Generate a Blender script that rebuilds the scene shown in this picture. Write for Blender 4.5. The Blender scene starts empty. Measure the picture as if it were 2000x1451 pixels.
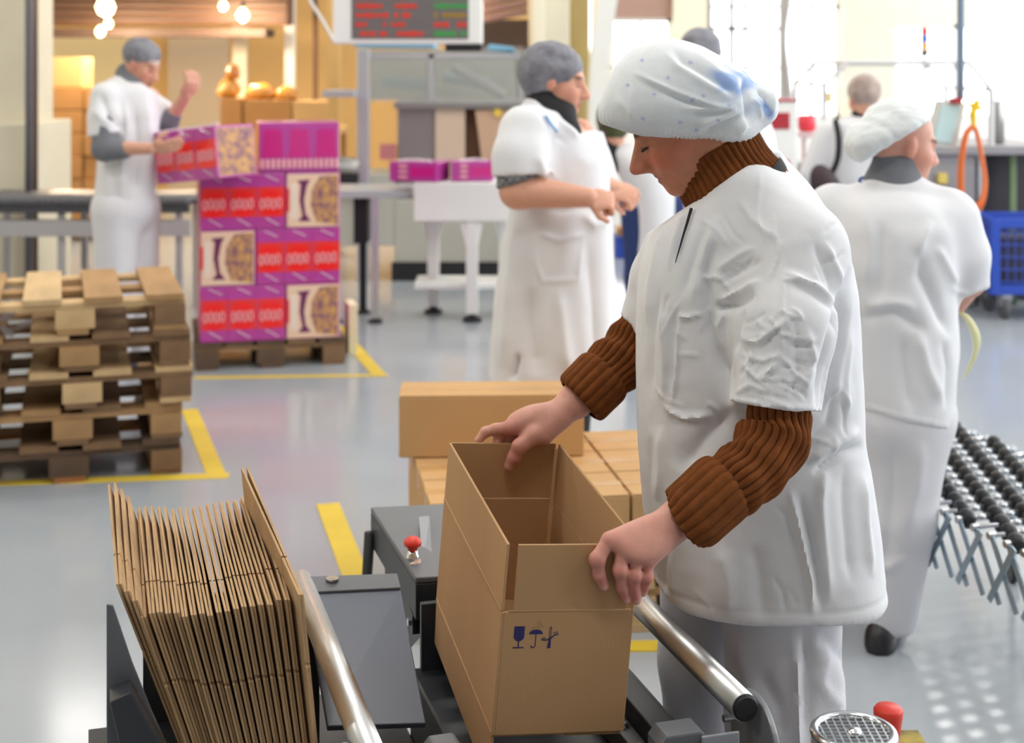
import bpy, bmesh, math, random
import numpy as np
from mathutils import Vector, Matrix

random.seed(7); np.random.seed(7)
SC = bpy.context.scene
COL = SC.collection
R = math.radians

# ---------------------------------------------------------------- camera
F, HOR, CAMH = 2800.0, 120.0, 1.65      # focal length in px of the 2000x1451 frame, horizon row, eye height
cam_d = bpy.data.cameras.new('camera'); cam = bpy.data.objects.new('camera', cam_d); COL.objects.link(cam)
cam.location = (0, 0, CAMH); cam.rotation_euler = (R(90), 0, 0)
cam_d.sensor_width = 36.0; cam_d.lens = F/2000*36.0
cam_d.shift_y = -(725.5-HOR)/2000.0
cam_d.dof.use_dof = True; cam_d.dof.focus_distance = 2.45; cam_d.dof.aperture_fstop = 3.9
cam_d.clip_end = 200
SC.camera = cam

# ---------------------------------------------------------------- world, exposure
w = bpy.data.worlds.new('overcast_sky'); SC.world = w; w.use_nodes = True
w.node_tree.nodes['Background'].inputs[0].default_value = (0.93, 0.97, 1.0, 1)
w.node_tree.nodes['Background'].inputs[1].default_value = 5.0
SC.view_settings.view_transform = 'Standard'
SC.view_settings.look = 'None'
SC.view_settings.gamma = 1
SC.view_settings.use_curve_mapping = False
SC.view_settings.exposure = 0.22

def area(name, loc, rot, sx, sy, power, col=(1, 1, 1), portal=False):
    d = bpy.data.lights.new(name, 'AREA'); d.shape = 'RECTANGLE'; d.size = sx; d.size_y = sy
    d.energy = power; d.color = col
    if portal: d.cycles.is_portal = True
    o = bpy.data.objects.new(name, d); COL.objects.link(o); o.location = loc; o.rotation_euler = rot
    return o
# daylight comes through the windows: portals only guide the sampling of the sky
RW, BW, LW, FW, CE = 7.2, 17.5, -7.6, -4.5, 5.4      # right, back, left, front walls, ceiling
area('window_portal', (RW+0.12, 9.0, 2.75), (0, R(90), 0), 3.1, 16.5, 1, portal=True)
area('window_portal', (4.4, BW+0.12, 2.6), (R(-90), 0, 0), 5.2, 3.2, 1, portal=True)

# ---------------------------------------------------------------- helpers
def PX(px, py, Y):                       # a pixel's direction carried out to depth Y
    return np.array([(px-1000.0)/F*Y, Y, CAMH-(py-HOR)/F*Y])
def GX(px, py):                          # a pixel on the floor
    return PX(px, py, CAMH*F/(py-HOR))
def lin(c):
    o = []
    for v in c[:3]:
        v = v/255.0
        o.append(v/12.92 if v <= 0.04045 else ((v+0.055)/1.055)**2.4)
    return tuple(o)+(1.0,)

MATS = {}
def mat(name, col, rough=0.6, metal=0.0, var=0.0, scale=8.0, bump=0.0, bscale=60.0, stretch=None, col2=None,
        alpha=None, trans=0.0, emit=None, estr=0.0, sss=0.0, sheen=0.0, attr=None, coat=0.0, spec=None):
    if name in MATS: return MATS[name]
    m = bpy.data.materials.new(name); m.use_nodes = True
    nt = m.node_tree; b = nt.nodes['Principled BSDF']
    c = lin(col)
    b.inputs['Base Color'].default_value = c
    b.inputs['Roughness'].default_value = rough; b.inputs['Metallic'].default_value = metal
    if spec is not None: b.inputs['Specular IOR Level'].default_value = spec
    tc = nt.nodes.new('ShaderNodeTexCoord'); mp = nt.nodes.new('ShaderNodeMapping')
    nt.links.new(tc.outputs['Object'], mp.inputs[0])
    if stretch: mp.inputs['Scale'].default_value = stretch
    base = None
    if attr:
        at = nt.nodes.new('ShaderNodeAttribute'); at.attribute_name = attr
        base = at.outputs['Color']
    if var > 0 or col2:
        n = nt.nodes.new('ShaderNodeTexNoise'); n.inputs['Scale'].default_value = scale
        n.inputs['Detail'].default_value = 5; nt.links.new(mp.outputs[0], n.inputs['Vector'])
        rp = nt.nodes.new('ShaderNodeMapRange'); rp.inputs[1].default_value = 0.3; rp.inputs[2].default_value = 0.7
        nt.links.new(n.outputs['Fac'], rp.inputs[0])
        mx = nt.nodes.new('ShaderNodeMix'); mx.data_type = 'RGBA'
        if base is not None:
            mx.blend_type = 'MULTIPLY'; mx.inputs[0].default_value = 1.0
            nt.links.new(base, mx.inputs[6])
            cr = nt.nodes.new('ShaderNodeMapRange'); cr.inputs[3].default_value = 1-var; cr.inputs[4].default_value = 1.0
            nt.links.new(rp.outputs[0], cr.inputs[0]); nt.links.new(cr.outputs[0], mx.inputs[7])
        else:
            d = lin(col2) if col2 else tuple(v*(1-var) for v in c[:3])+(1,)
            mx.inputs[6].default_value = c; mx.inputs[7].default_value = d
            nt.links.new(rp.outputs[0], mx.inputs[0])
        base = mx.outputs[2]
    if base is not None: nt.links.new(base, b.inputs['Base Color'])
    if bump > 0:
        n2 = nt.nodes.new('ShaderNodeTexNoise'); n2.inputs['Scale'].default_value = bscale; n2.inputs['Detail'].default_value = 4
        nt.links.new(mp.outputs[0], n2.inputs['Vector'])
        bp = nt.nodes.new('ShaderNodeBump'); bp.inputs['Strength'].default_value = bump; bp.inputs['Distance'].default_value = 0.01
        nt.links.new(n2.outputs['Fac'], bp.inputs['Height']); nt.links.new(bp.outputs[0], b.inputs['Normal'])
    if alpha is not None: b.inputs['Alpha'].default_value = alpha
    if trans: b.inputs['Transmission Weight'].default_value = trans
    if sss:
        b.inputs['Subsurface Weight'].default_value = sss; b.inputs['Subsurface Radius'].default_value = (0.012, 0.005, 0.003)
        b.inputs['Subsurface Scale'].default_value = 1.0
    if sheen: b.inputs['Sheen Weight'].default_value = sheen
    if coat: b.inputs['Coat Weight'].default_value = coat; b.inputs['Coat Roughness'].default_value = 0.1
    if emit:
        b.inputs['Emission Color'].default_value = lin(emit); b.inputs['Emission Strength'].default_value = estr
    MATS[name] = m
    return m

class MB:
    """collects verts and faces of one mesh"""
    def __init__(s): s.v = []; s.f = []
    def add(s, vs, fs):
        o = len(s.v); s.v += [tuple(map(float, p)) for p in vs]; s.f += [tuple(i+o for i in q) for q in fs]; return s
    def box(s, c, d, M=None, taper=1.0):
        cx, cy, cz = c; x, y, z = d[0]/2, d[1]/2, d[2]/2
        vs = []
        for sz in (-1, 1):
            t = taper if sz > 0 else 1.0
            for sx, sy in ((-1, -1), (1, -1), (1, 1), (-1, 1)): vs.append((cx+sx*x*t, cy+sy*y*t, cz+sz*z))
        if M is not None: vs = [tuple(M @ Vector(p)) for p in vs]
        return s.add(vs, [(3, 2, 1, 0), (4, 5, 6, 7), (0, 1, 5, 4), (1, 2, 6, 5), (2, 3, 7, 6), (3, 0, 4, 7)])
    def span(s, a, b): return s.box([(a[i]+b[i])/2 for i in range(3)], [abs(b[i]-a[i]) for i in range(3)])
    def hexa(s, p):      # eight corners: bottom ring then top ring
        return s.add(p, [(3, 2, 1, 0), (4, 5, 6, 7), (0, 1, 5, 4), (1, 2, 6, 5), (2, 3, 7, 6), (3, 0, 4, 7)])
    def prism(s, poly, d0, ax=(1, 0, 0), ay=(0, 0, 1), az=(0, 1, 0), org=(0, 0, 0), d1=None):
        """polygon in (ax, ay), extruded along az from d0 to d1"""
        ax, ay, az, org = map(np.array, (ax, ay, az, org)); n = len(poly)
        if d1 is None: d0, d1 = 0.0, d0
        vs = [org+ax*p[0]+ay*p[1]+az*d0 for p in poly]+[org+ax*p[0]+ay*p[1]+az*d1 for p in poly]
        fs = [tuple(range(n))[::-1], tuple(range(n, 2*n))]+[(i, (i+1) % n, n+(i+1) % n, n+i) for i in range(n)]
        return s.add(vs, fs)
    def tube(s, pts, r, n=12, closed=False, caps=True):
        pts = [np.array(p, float) for p in pts]; m = len(pts)
        rs = r if hasattr(r, '__len__') else [r]*m
        up = None; rings = []
        for i in range(m):
            if closed: t = pts[(i+1) % m]-pts[i-1]
            else: t = pts[min(i+1, m-1)]-pts[max(i-1, 0)]
            t = t/(np.linalg.norm(t)+1e-12)
            if up is None:
                up = np.array([0, 0, 1.0]) if abs(t[2]) < 0.9 else np.array([1.0, 0, 0])
            u = np.cross(t, up); u /= np.linalg.norm(u)+1e-12; vv = np.cross(u, t); up = vv
            rings.append([pts[i]+rs[i]*(math.cos(2*math.pi*k/n)*u+math.sin(2*math.pi*k/n)*vv) for k in range(n)])
        vs = [p for q in rings for p in q]; fs = []
        for i in range(m if closed else m-1):
            a, b2 = i*n, ((i+1) % m)*n
            for k in range(n): fs.append((a+k, a+(k+1) % n, b2+(k+1) % n, b2+k))
        if not closed and caps: fs += [tuple(range(n))[::-1], tuple(range((m-1)*n, m*n))]
        return s.add(vs, fs)
    def cyl(s, a, b, r, n=16, r2=None): return s.tube([a, b], [r, r if r2 is None else r2], n)
    def lathe(s, prof, c=(0, 0, 0), n=24, axis='z'):
        vs = []; fs = []
        for (r, h) in prof:
            for k in range(n):
                a = 2*math.pi*k/n; p = (r*math.cos(a), r*math.sin(a), h)
                if axis == 'y': p = (p[0], p[2], -p[1])
                if axis == 'x': p = (p[2], p[0], p[1])
                vs.append((p[0]+c[0], p[1]+c[1], p[2]+c[2]))
        for i in range(len(prof)-1):
            for k in range(n): fs.append((i*n+k, i*n+(k+1) % n, (i+1)*n+(k+1) % n, (i+1)*n+k))
        fs += [tuple(range(n))[::-1], tuple(range((len(prof)-1)*n, len(prof)*n))]
        return s.add(vs, fs)

def make_mesh(name, vs, fs, m=None, smooth=False, cols=None, fix=True):
    me = bpy.data.meshes.new(name)
    if isinstance(vs, np.ndarray) and isinstance(fs, np.ndarray):
        me.vertices.add(len(vs)); me.vertices.foreach_set('co', vs.astype(np.float32).ravel())
        k = fs.shape[1]
        me.loops.add(fs.size); me.loops.foreach_set('vertex_index', fs.astype(np.int32).ravel())
        me.polygons.add(len(fs)); me.polygons.foreach_set('loop_start', np.arange(0, fs.size, k, dtype=np.int32))
        me.update(calc_edges=True)
    else:
        me.from_pydata([tuple(v) for v in vs], [], fs); me.update()
        if fix:
            bm = bmesh.new(); bm.from_mesh(me); bmesh.ops.recalc_face_normals(bm, faces=bm.faces); bm.to_mesh(me); bm.free()
    if smooth:
        me.polygons.foreach_set('use_smooth', np.ones(len(me.polygons), dtype=bool))
        if name in ('tunic', 'smock', 'coat', 'trousers', 'cap', 'sleeve'): me.set_sharp_from_angle(angle=R(74))
    if cols is not None:
        ca = me.color_attributes.new('Col', 'FLOAT_COLOR', 'POINT')
        ca.data.foreach_set('color', np.concatenate([cols, np.ones((len(cols), 1))], 1).astype(np.float32).ravel())
    if m is not None: me.materials.append(m)
    return me

def tag(o, label=None, cat=None, group=None, kind=None):
    if label: o['label'] = label
    if cat: o['category'] = cat
    if group: o['group'] = group
    if kind: o['kind'] = kind
    return o
ROOTM = {}
def thing(name, label, cat, loc=(0, 0, 0), rz=0.0, group=None, M=None):
    o = bpy.data.objects.new(name, None); COL.objects.link(o); o.empty_display_size = 0.1
    mw = M if M is not None else Matrix.Translation(Vector([float(v) for v in loc])) @ Matrix.Rotation(rz, 4, 'Z')
    o.matrix_world = mw; ROOTM[o.name] = mw.copy()
    return tag(o, label, cat, group)
def bev(o, width, seg=2):
    md = o.modifiers.new('bevel', 'BEVEL'); md.width = width; md.segments = seg; md.limit_method = 'ANGLE'; md.angle_limit = R(40)
    return o
def link(name, me, parent=None, label=None):
    o = bpy.data.objects.new(name, me); COL.objects.link(o)
    if parent is not None: o.parent = parent
    if label: o['label'] = label
    return o
def rootm(o):
    while o.parent is not None: o = o.parent
    return ROOTM[o.name]
def part(parent, name, mb, m, world=False, smooth=False, bevel=0, label=None, cols=None):
    """a mesh part in its thing's frame (world=True: coordinates are given in the world)"""
    if isinstance(mb, MB): vs, fs = mb.v, mb.f
    else: vs, fs = mb
    if world:
        inv = np.array(rootm(parent).inverted()); a = np.asarray(vs, float)
        a = a @ inv[:3, :3].T+inv[:3, 3]
        vs = a if isinstance(fs, np.ndarray) else [tuple(p) for p in a]
    me = make_mesh(name, vs, fs, m, smooth, cols)
    o = link(name, me, parent, label)
    if bevel: bev(o, bevel)
    return o
def solo(name, mb, m, label, cat, group=None, smooth=False, bevel=0, loc=None, rz=0, kind=None):
    o = link(name, make_mesh(name, mb.v, mb.f, m, smooth))
    if loc is not None: o.location = loc; o.rotation_euler = (0, 0, rz)
    if bevel: bev(o, bevel)
    return tag(o, label, cat, group, kind)
def struct(name, mb, m, bevel=0, parent=None, smooth=False):
    o = link(name, make_mesh(name, mb.v, mb.f, m, smooth), parent)
    if parent is None: o['kind'] = 'structure'
    if bevel: bev(o, bevel)
    return o
def copy_tree(o, parent=None, label=None):
    c = o.copy(); COL.objects.link(c); c.parent = parent
    if parent is None: ROOTM[c.name] = ROOTM.get(o.name, Matrix.Identity(4))
    if label: c['label'] = label
    for ch in list(o.children): copy_tree(ch, c)
    return c
def place(o, M):
    o.matrix_world = M; ROOTM[o.name] = M.copy(); return o
def TR(loc, rz=0.0, rx=0.0, ry=0.0):
    return Matrix.Translation(Vector([float(v) for v in loc])) @ Matrix.Rotation(rz, 4, 'Z') @ Matrix.Rotation(rx, 4, 'X') @ Matrix.Rotation(ry, 4, 'Y')
# ---------------------------------------------------------------- room shell
M_floor = mat('floor_epoxy', (172, 178, 185), 0.14, var=0.08, scale=1.1, bump=0.015, bscale=3.0, spec=0.6)
M_cream = mat('wall_cream', (238, 230, 208), 0.7, var=0.05, scale=1.5)
M_white = mat('wall_white', (240, 240, 238), 0.7, var=0.03, scale=1.5)
M_ceil = mat('ceiling_paint', (226, 226, 222), 0.8)
M_amber = mat('wall_ochre', (222, 178, 112), 0.75, var=0.12, scale=0.9)
M_frame = mat('window_frame_paint', (236, 236, 232), 0.5)
M_olive = mat('column_olive', (196, 180, 128), 0.7, var=0.06, scale=2)
M_conc = mat('column_concrete', (226, 218, 196), 0.8, var=0.08, scale=3)
M_brownbeam = mat('beam_brown', (108, 72, 48), 0.7, var=0.2, scale=2)
M_mauve = mat('beam_mauve', (176, 142, 130), 0.7, var=0.1, scale=2)
M_pipe = mat('pipe_grey', (128, 124, 130), 0.4, metal=0.4)
M_glass = mat('pane_glass', (235, 242, 245), 0.02, alpha=0.18, spec=0.5)

struct('floor', MB().span((LW, FW, -0.1), (RW, BW, 0.0)), M_floor)
struct('ceiling', MB().span((LW, FW, CE), (RW, BW, CE+0.1)), M_ceil)
struct('wall_front', MB().span((LW, FW-0.1, 0), (RW, FW, CE)), mat('wall_front_grey', (150, 148, 144), 0.8))
struct('wall_left', MB().span((LW-0.1, FW, 0), (LW, BW, CE)), M_cream)
# right wall: sill, head and piers around a long row of windows
wr = struct('wall_right', MB().span((RW, FW, 0), (RW+0.2, BW, 1.2)), M_white)
struct('wall_panel', MB().span((RW, FW, 4.3), (RW+0.2, BW, CE)), M_white, parent=wr)
ys = [0.8, 4.1, 7.4, 10.7, 14.0]
for i, y in enumerate(ys+[BW-0.15]):
    struct('pier', MB().span((RW, y-0.16, 1.2), (RW+0.2, y+0.16, 4.3)), M_white, parent=wr)
struct('pier', MB().span((RW, FW, 1.2), (RW+0.2, 0.64, 4.3)), M_white, parent=wr)
for i in range(4):
    y0, y1 = ys[i]+0.16, ys[i+1]-0.16
    o = struct('window_%d' % (i+1), MB().span((RW+0.06, y0, 1.2), (RW+0.10, y0+0.05, 4.3)).span((RW+0.06, y1-0.05, 1.2), (RW+0.10, y1, 4.3))
           .span((RW+0.06, y0, 1.2), (RW+0.10, y1, 1.25)).span((RW+0.06, y0, 4.25), (RW+0.10, y1, 4.3)), M_frame)
    for fr in (1/3, 2/3):
        yy = y0+(y1-y0)*fr
        struct('mullion', MB().span((RW+0.06, yy-0.025, 1.25), (RW+0.10, yy+0.025, 4.25)), M_frame, parent=o)
    struct('transom', MB().span((RW+0.05, y0, 3.1), (RW+0.11, y1, 3.15)), M_frame, parent=o)
# back wall, left half: ochre store end; right half: white with tall windows
wb = struct('wall_back', MB().span((LW, BW, 0), (0.9, BW+0.2, CE)), M_amber)
struct('wall_panel', MB().span((0.9, BW, 0), (RW, BW+0.2, 0.95)), M_white, parent=wb)
struct('wall_panel', MB().span((0.9, BW, 4.3), (RW, BW+0.2, CE)), M_white, parent=wb)
s17 = BW/F
def bx(px): return (px-1000)*s17
for (a, b) in ((1156, 1192), (1312, 1382), (1640, 1742)):
    struct('pier', MB().span((bx(a), BW-0.15, 0.95 if a != 1640 else 0), (bx(b), BW+0.2, 4.3)), M_cream if a != 1640 else M_conc, parent=wb)
struct('wall_panel', MB().span((bx(1192), BW-0.05, 2.18), (bx(1312), BW+0.15, 4.3)), M_mauve, parent=wb)
struct('wall_panel', MB().span((bx(1742), BW-0.05, 2.10), (RW, BW+0.2, 4.3)), M_conc, parent=wb)
wn = 5
for (a, b, zt) in ((1192, 1312, 2.18), (1382, 1530, 4.3), (1530, 1640, 4.3), (1742, 1870, 2.10), (1870, 2010, 2.10)):
    x0, x1 = bx(a), bx(b)
    o = struct('window_%d' % wn, MB().span((x0, BW, 0.95), (x0+0.05, BW+0.06, zt)).span((x1-0.05, BW, 0.95), (x1, BW+0.06, zt))
               .span((x0, BW, 0.95), (x1, BW+0.06, 1.0)).span((x0, BW, zt-0.05), (x1, BW+0.06, zt)), M_frame); wn += 1
    struct('mullion', MB().span(((x0+x1)/2-0.025, BW, 1.0), ((x0+x1)/2+0.025, BW+0.06, zt-0.05)), M_frame, parent=o)
    for zz in ((1.55,) if zt < 3 else (1.55, 2.3, 3.2)):
        struct('transom', MB().span((x0, BW, zz), (x1, BW+0.06, zz+0.04)), M_frame, parent=o)
# ceiling fluorescent fittings, unseen rows added for overhead fill light
M_tube = mat('lamp_tube', (255, 255, 250), 0.4, emit=(255, 252, 244), estr=1.5)
M_housing = mat('lamp_housing', (232, 232, 230), 0.4)
k = 0
for yy in (0.9, 3.8, 7.2, 10.6, 14.0):
    for xx in (-4.6, -0.3, 4.0):
        t = thing('fill_ceiling_lamp', 'white fluorescent ceiling fitting added out of view, %s row from the camera, %s' % (('first', 'second', 'third', 'fourth', 'fifth')[k//3], ('left', 'centre', 'right')[k % 3]), 'lamp', (xx, yy, CE-0.5), 0, 'added ceiling fill lamps')
        part(t, 'housing', MB().box((0, 0, 0.05), (1.7, 0.34, 0.08)), M_housing)
        part(t, 'diffuser', MB().box((0, 0, -0.005), (1.62, 0.28, 0.03)), M_tube)
        for sx in (-0.6, 0.6): part(t, 'hanger_rod', MB().cyl((sx, 0, 0.09), (sx, 0, 0.5), 0.008, 8), M_pipe)
        a = area('ceiling_fill_light', (xx, yy, CE-0.53), (0, 0, 0), 1.6, 0.26, 36, (1.0, 0.97, 0.92)); k += 1
# floor markings: yellow tape, one millimetre proud of the floor
M_tape = mat('tape_yellow', (232, 200, 64), 0.45, var=0.12, scale=6)
NS = [0]
def strip(p, q, wd, label):
    NS[0] += 1; zt = 0.0010+0.0006*NS[0]
    p, q = GX(*p)[:2], GX(*q)[:2]; d = (q-p)/np.linalg.norm(q-p); n = np.array([-d[1], d[0]])*wd/2
    mb = MB().prism([tuple(p+n), tuple(p-n), tuple(q-n), tuple(q+n)], 0.0002, ax=(1, 0, 0), ay=(0, 1, 0), az=(0, 0, 1), d1=zt)
    solo('floor_tape', mb, M_tape, label, 'floor marking', 'yellow floor marking tapes')
strip((-60, 946), (447, 929), 0.075, 'yellow tape running along the front foot of the pallet stack')
strip((370, 800), (425, 934), 0.075, 'yellow tape beside the right end of the pallet stack')
strip((380, 738), (757, 733), 0.05, 'thin yellow tape in front of the pallet of pink packs')
strip((655, 636), (742, 735), 0.075, 'yellow tape running back past the right of the pink packs')
strip((640, 985), (700, 1140), 0.085, 'yellow tape on the floor behind the black control box leg')
strip((1175, 1265), (1330, 1262), 0.07, 'short bit of yellow tape seen under the right steel tube')
# ---------------------------------------------------------------- foreground: carton, packing machine, flat cartons
M_card = mat('corrugated_card', (192, 150, 106), 0.82, var=0.10, scale=5.0, bump=0.06, bscale=260.0, stretch=(1, 1, 0.35))
M_cardin = mat('card_edge', (176, 136, 92), 0.85, var=0.25, scale=160.0)
M_cardlt = mat('card_light', (224, 182, 132), 0.8, var=0.06, scale=4.0)
M_ink = mat('navy_print', (44, 40, 96), 0.7)
M_steel = mat('brushed_tube', (222, 222, 222), 0.36, metal=1.0, var=0.06, scale=30, stretch=(1, 1, 8))
M_black = mat('powder_black', (44, 46, 52), 0.42, var=0.06, scale=30, bump=0.05, bscale=500)
M_slate = mat('powder_slate', (88, 94, 110), 0.32, var=0.08, scale=9, bump=0.04, bscale=600)
M_dgrey = mat('powder_dark_grey', (98, 100, 105), 0.45, var=0.05, scale=20, bump=0.05, bscale=500)
M_lgrey = mat('paint_light_grey', (150, 152, 158), 0.4, metal=0.3)
M_chrome = mat('chrome_bolt', (215, 218, 222), 0.18, metal=1.0)
M_redp = mat('red_plastic', (226, 58, 40), 0.42)
M_rubber = mat('black_rubber', (26, 27, 30), 0.6)

# --- the open carton, slightly rolled and pitched on the machine
yaw, pit, rol = R(12.8), R(3.0), R(4.0)
Bo = PX(960, 1437, 2.258)
yb = np.array([-math.sin(yaw)*math.cos(pit), math.cos(yaw)*math.cos(pit), math.sin(pit)])
xb = np.array([math.cos(yaw)*math.cos(rol), math.sin(yaw)*math.cos(rol), -math.sin(rol)])
xb -= yb*np.dot(xb, yb); xb /= np.linalg.norm(xb); zb = np.cross(xb, yb)
BW_, BL_, BH_, FL_ = 0.219, 0.515, 0.198, 0.108
MBX = Matrix([[xb[i], yb[i], zb[i], Bo[i]] for i in range(3)]+[[0, 0, 0, 1]])
def BP(x, y, z): return Bo+xb*x+yb*y+zb*z
carton = thing('open_carton', 'open brown corrugated carton with upright flaps held by the woman in brown sleeves', 'carton', M=MBX)
T = 0.0045
def slab(x0, x1, y0, y1, z0, z1, zi=6):
    return MB().span((x0, y0, z0), (x1, y1, z1))
part(carton, 'front_panel', slab(T, BW_-T*0.2, 0, T, 0, BH_), M_card, bevel=0.001)
part(carton, 'back_panel', slab(T, BW_-T, BL_-T, BL_, 0, BH_), M_card, bevel=0.001)
part(carton, 'side_panel', slab(0, T, 0, BL_, 0, BH_), M_card, bevel=0.001)
part(carton, 'side_panel', slab(BW_-T, BW_, T, BL_, 0, BH_), M_card, bevel=0.001)
def flap(name, hinge_a, hinge_b, out, up, ln, tilt, ins=0.004):
    """a flap hinged along a-b, tilted outward by tilt"""
    a, b = np.array(hinge_a), np.array(hinge_b); d = (b-a)/np.linalg.norm(b-a); a = a+d*ins; b = b-d*ins
    out, up = np.array(out, float), np.array(up, float)
    ax = up*math.cos(tilt)+out*math.sin(tilt); nn = out*math.cos(tilt)-up*math.sin(tilt)
    vs = [a, b, b-nn*T, a-nn*T]; g = 0.0012
    vs = [p+ax*g for p in vs]+[p+ax*ln for p in vs]
    return part(carton, name, MB().hexa(vs), M_card, bevel=0.0008)
X, Y_, Z_ = np.array([1, 0, 0.]), np.array([0, 1, 0.]), np.array([0, 0, 1.])
flap('top_flap', (T*2, 0, BH_), (BW_-T, 0, BH_), -Y_, Z_, FL_, R(1.0), 0.012*0+0.010)
flap('top_flap', (0, BL_, BH_), (BW_, BL_, BH_), Y_, Z_, FL_, R(0.5), 0.006)
flap('top_flap', (0, 0, BH_), (0, BL_, BH_), -X, Z_, FL_, R(-0.5), 0.002)
flap('top_flap', (BW_, 0, BH_), (BW_, BL_, BH_), X, Z_, FL_, R(1.5), 0.004)
flap('bottom_flap', (0, 0, 0), (0, BL_, 0), -X, -Z_, FL_*0.78, R(-2), 0.003)
part(carton, 'bottom_flap', slab(BW_*0.56, BW_-T, T*2, BL_-T*2, -0.009, -0.0045), M_card)
part(carton, 'bottom_flap', slab(T, BW_-T, T, FL_, -0.004, 0.0), M_card)
part(carton, 'bottom_flap', slab(T, BW_-T, BL_-FL_, BL_-T, -0.004, 0.0), M_card)
part(carton, 'glue_seam', slab(BW_-T-0.006, BW_-T, BL_-0.012, BL_-T, 0.0, BH_+FL_*0.93), M_cardlt, label='pale torn glue seam in the inner corner')
# creases: rounded ribs just under the flaps on the long side
for z in (0.003, BH_+0.001):
    part(carton, 'crease', MB().cyl((0.0006, 0.004, z), (0.0006, BL_-0.004, z), 0.0020, 8), M_card, smooth=True)
part(carton, 'crease', MB().cyl((0.012, 0.0012, BH_+0.001), (BW_-0.006, 0.0012, BH_+0.001), 0.0018, 8), M_card, smooth=True)
# printed handling marks on the front panel: goblet, umbrella with drops, knife warning
def ink(polys):
    mb = MB()
    for p in polys: mb.prism(p, -0.0004, ax=(1, 0, 0), ay=(0, 0, 1), az=(0, 1, 0), d1=0.0002)
    return mb
def arc(cx, cz, r, a0, a1, n=14, rx=None): return [(cx+(rx or r)*math.cos(R(a0+(a1-a0)*i/n)), cz+r*math.sin(R(a0+(a1-a0)*i/n))) for i in range(n+1)]
def lineq(pts, wd):
    out = []
    for a, b in zip(pts[:-1], pts[1:]):
        a, b = np.array(a), np.array(b); d = b-a; d = d/np.linalg.norm(d); n = np.array([-d[1], d[0]])*wd/2
        a = a-d*wd*0.3; b = b+d*wd*0.3
        out.append([tuple(a+n), tuple(a-n), tuple(b-n), tuple(b+n)])
    return out
gx, gz = 0.0315, 0.1560
part(carton, 'printed_symbol', ink([[(gx-0.0085, gz+0.019)]+arc(gx, gz+0.0035, 0.0085, 180, 360)+[(gx+0.0085, gz+0.019)],
     [(gx-0.001, gz-0.004), (gx-0.001, gz-0.0145), (gx+0.001, gz-0.0145), (gx+0.001, gz-0.004)],
     [(gx-0.009, gz-0.016), (gx-0.009, gz-0.0142), (gx+0.009, gz-0.0142), (gx+0.009, gz-0.016)]]), M_ink, label='navy goblet symbol printed on the carton front')
ux = gx+0.0275
part(carton, 'printed_symbol', ink([arc(ux, gz+0.006, 0.0075, 0, 180, rx=0.0112)]+lineq([(ux, gz+0.006), (ux, gz-0.012)]+arc(ux-0.0035, gz-0.012, 0.0035, 0, -170, 6), 0.0014)
     +[arc(ux+dx, gz+dz, 0.0007, 0, 300, 5) for dx, dz in ((-0.003, 0.017), (0.001, 0.0185), (0.005, 0.017), (0.002, 0.0225), (0.007, 0.0215), (0.0045, 0.0255), (0.0095, 0.0185), (-0.006, 0.0155))]), M_ink, label='navy umbrella symbol printed on the carton front')
kx = ux+0.0225
part(carton, 'printed_symbol', ink([[(kx-0.003, gz-0.017), (kx+0.003, gz-0.017), (kx+0.0022, gz+0.002), (kx-0.001, gz-0.002)]]
     +lineq([(kx-0.0005, gz-0.002), (kx-0.0005, gz+0.016), (kx+0.002, gz+0.017), (kx+0.0022, gz+0.001)], 0.0009)
     +lineq([(kx-0.013, gz-0.003), (kx-0.006, gz-0.004), (kx+0.001, gz-0.002), (kx+0.008, gz+0.004), (kx+0.014, gz+0.0055)], 0.0018)
     +lineq([(kx-0.012, gz-0.0005), (kx-0.006, gz-0.001)], 0.0012)+lineq([(kx+0.006, gz+0.007), (kx+0.013, gz+0.009)], 0.001)), M_ink, label='navy knife warning symbol printed on the carton front')

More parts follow.
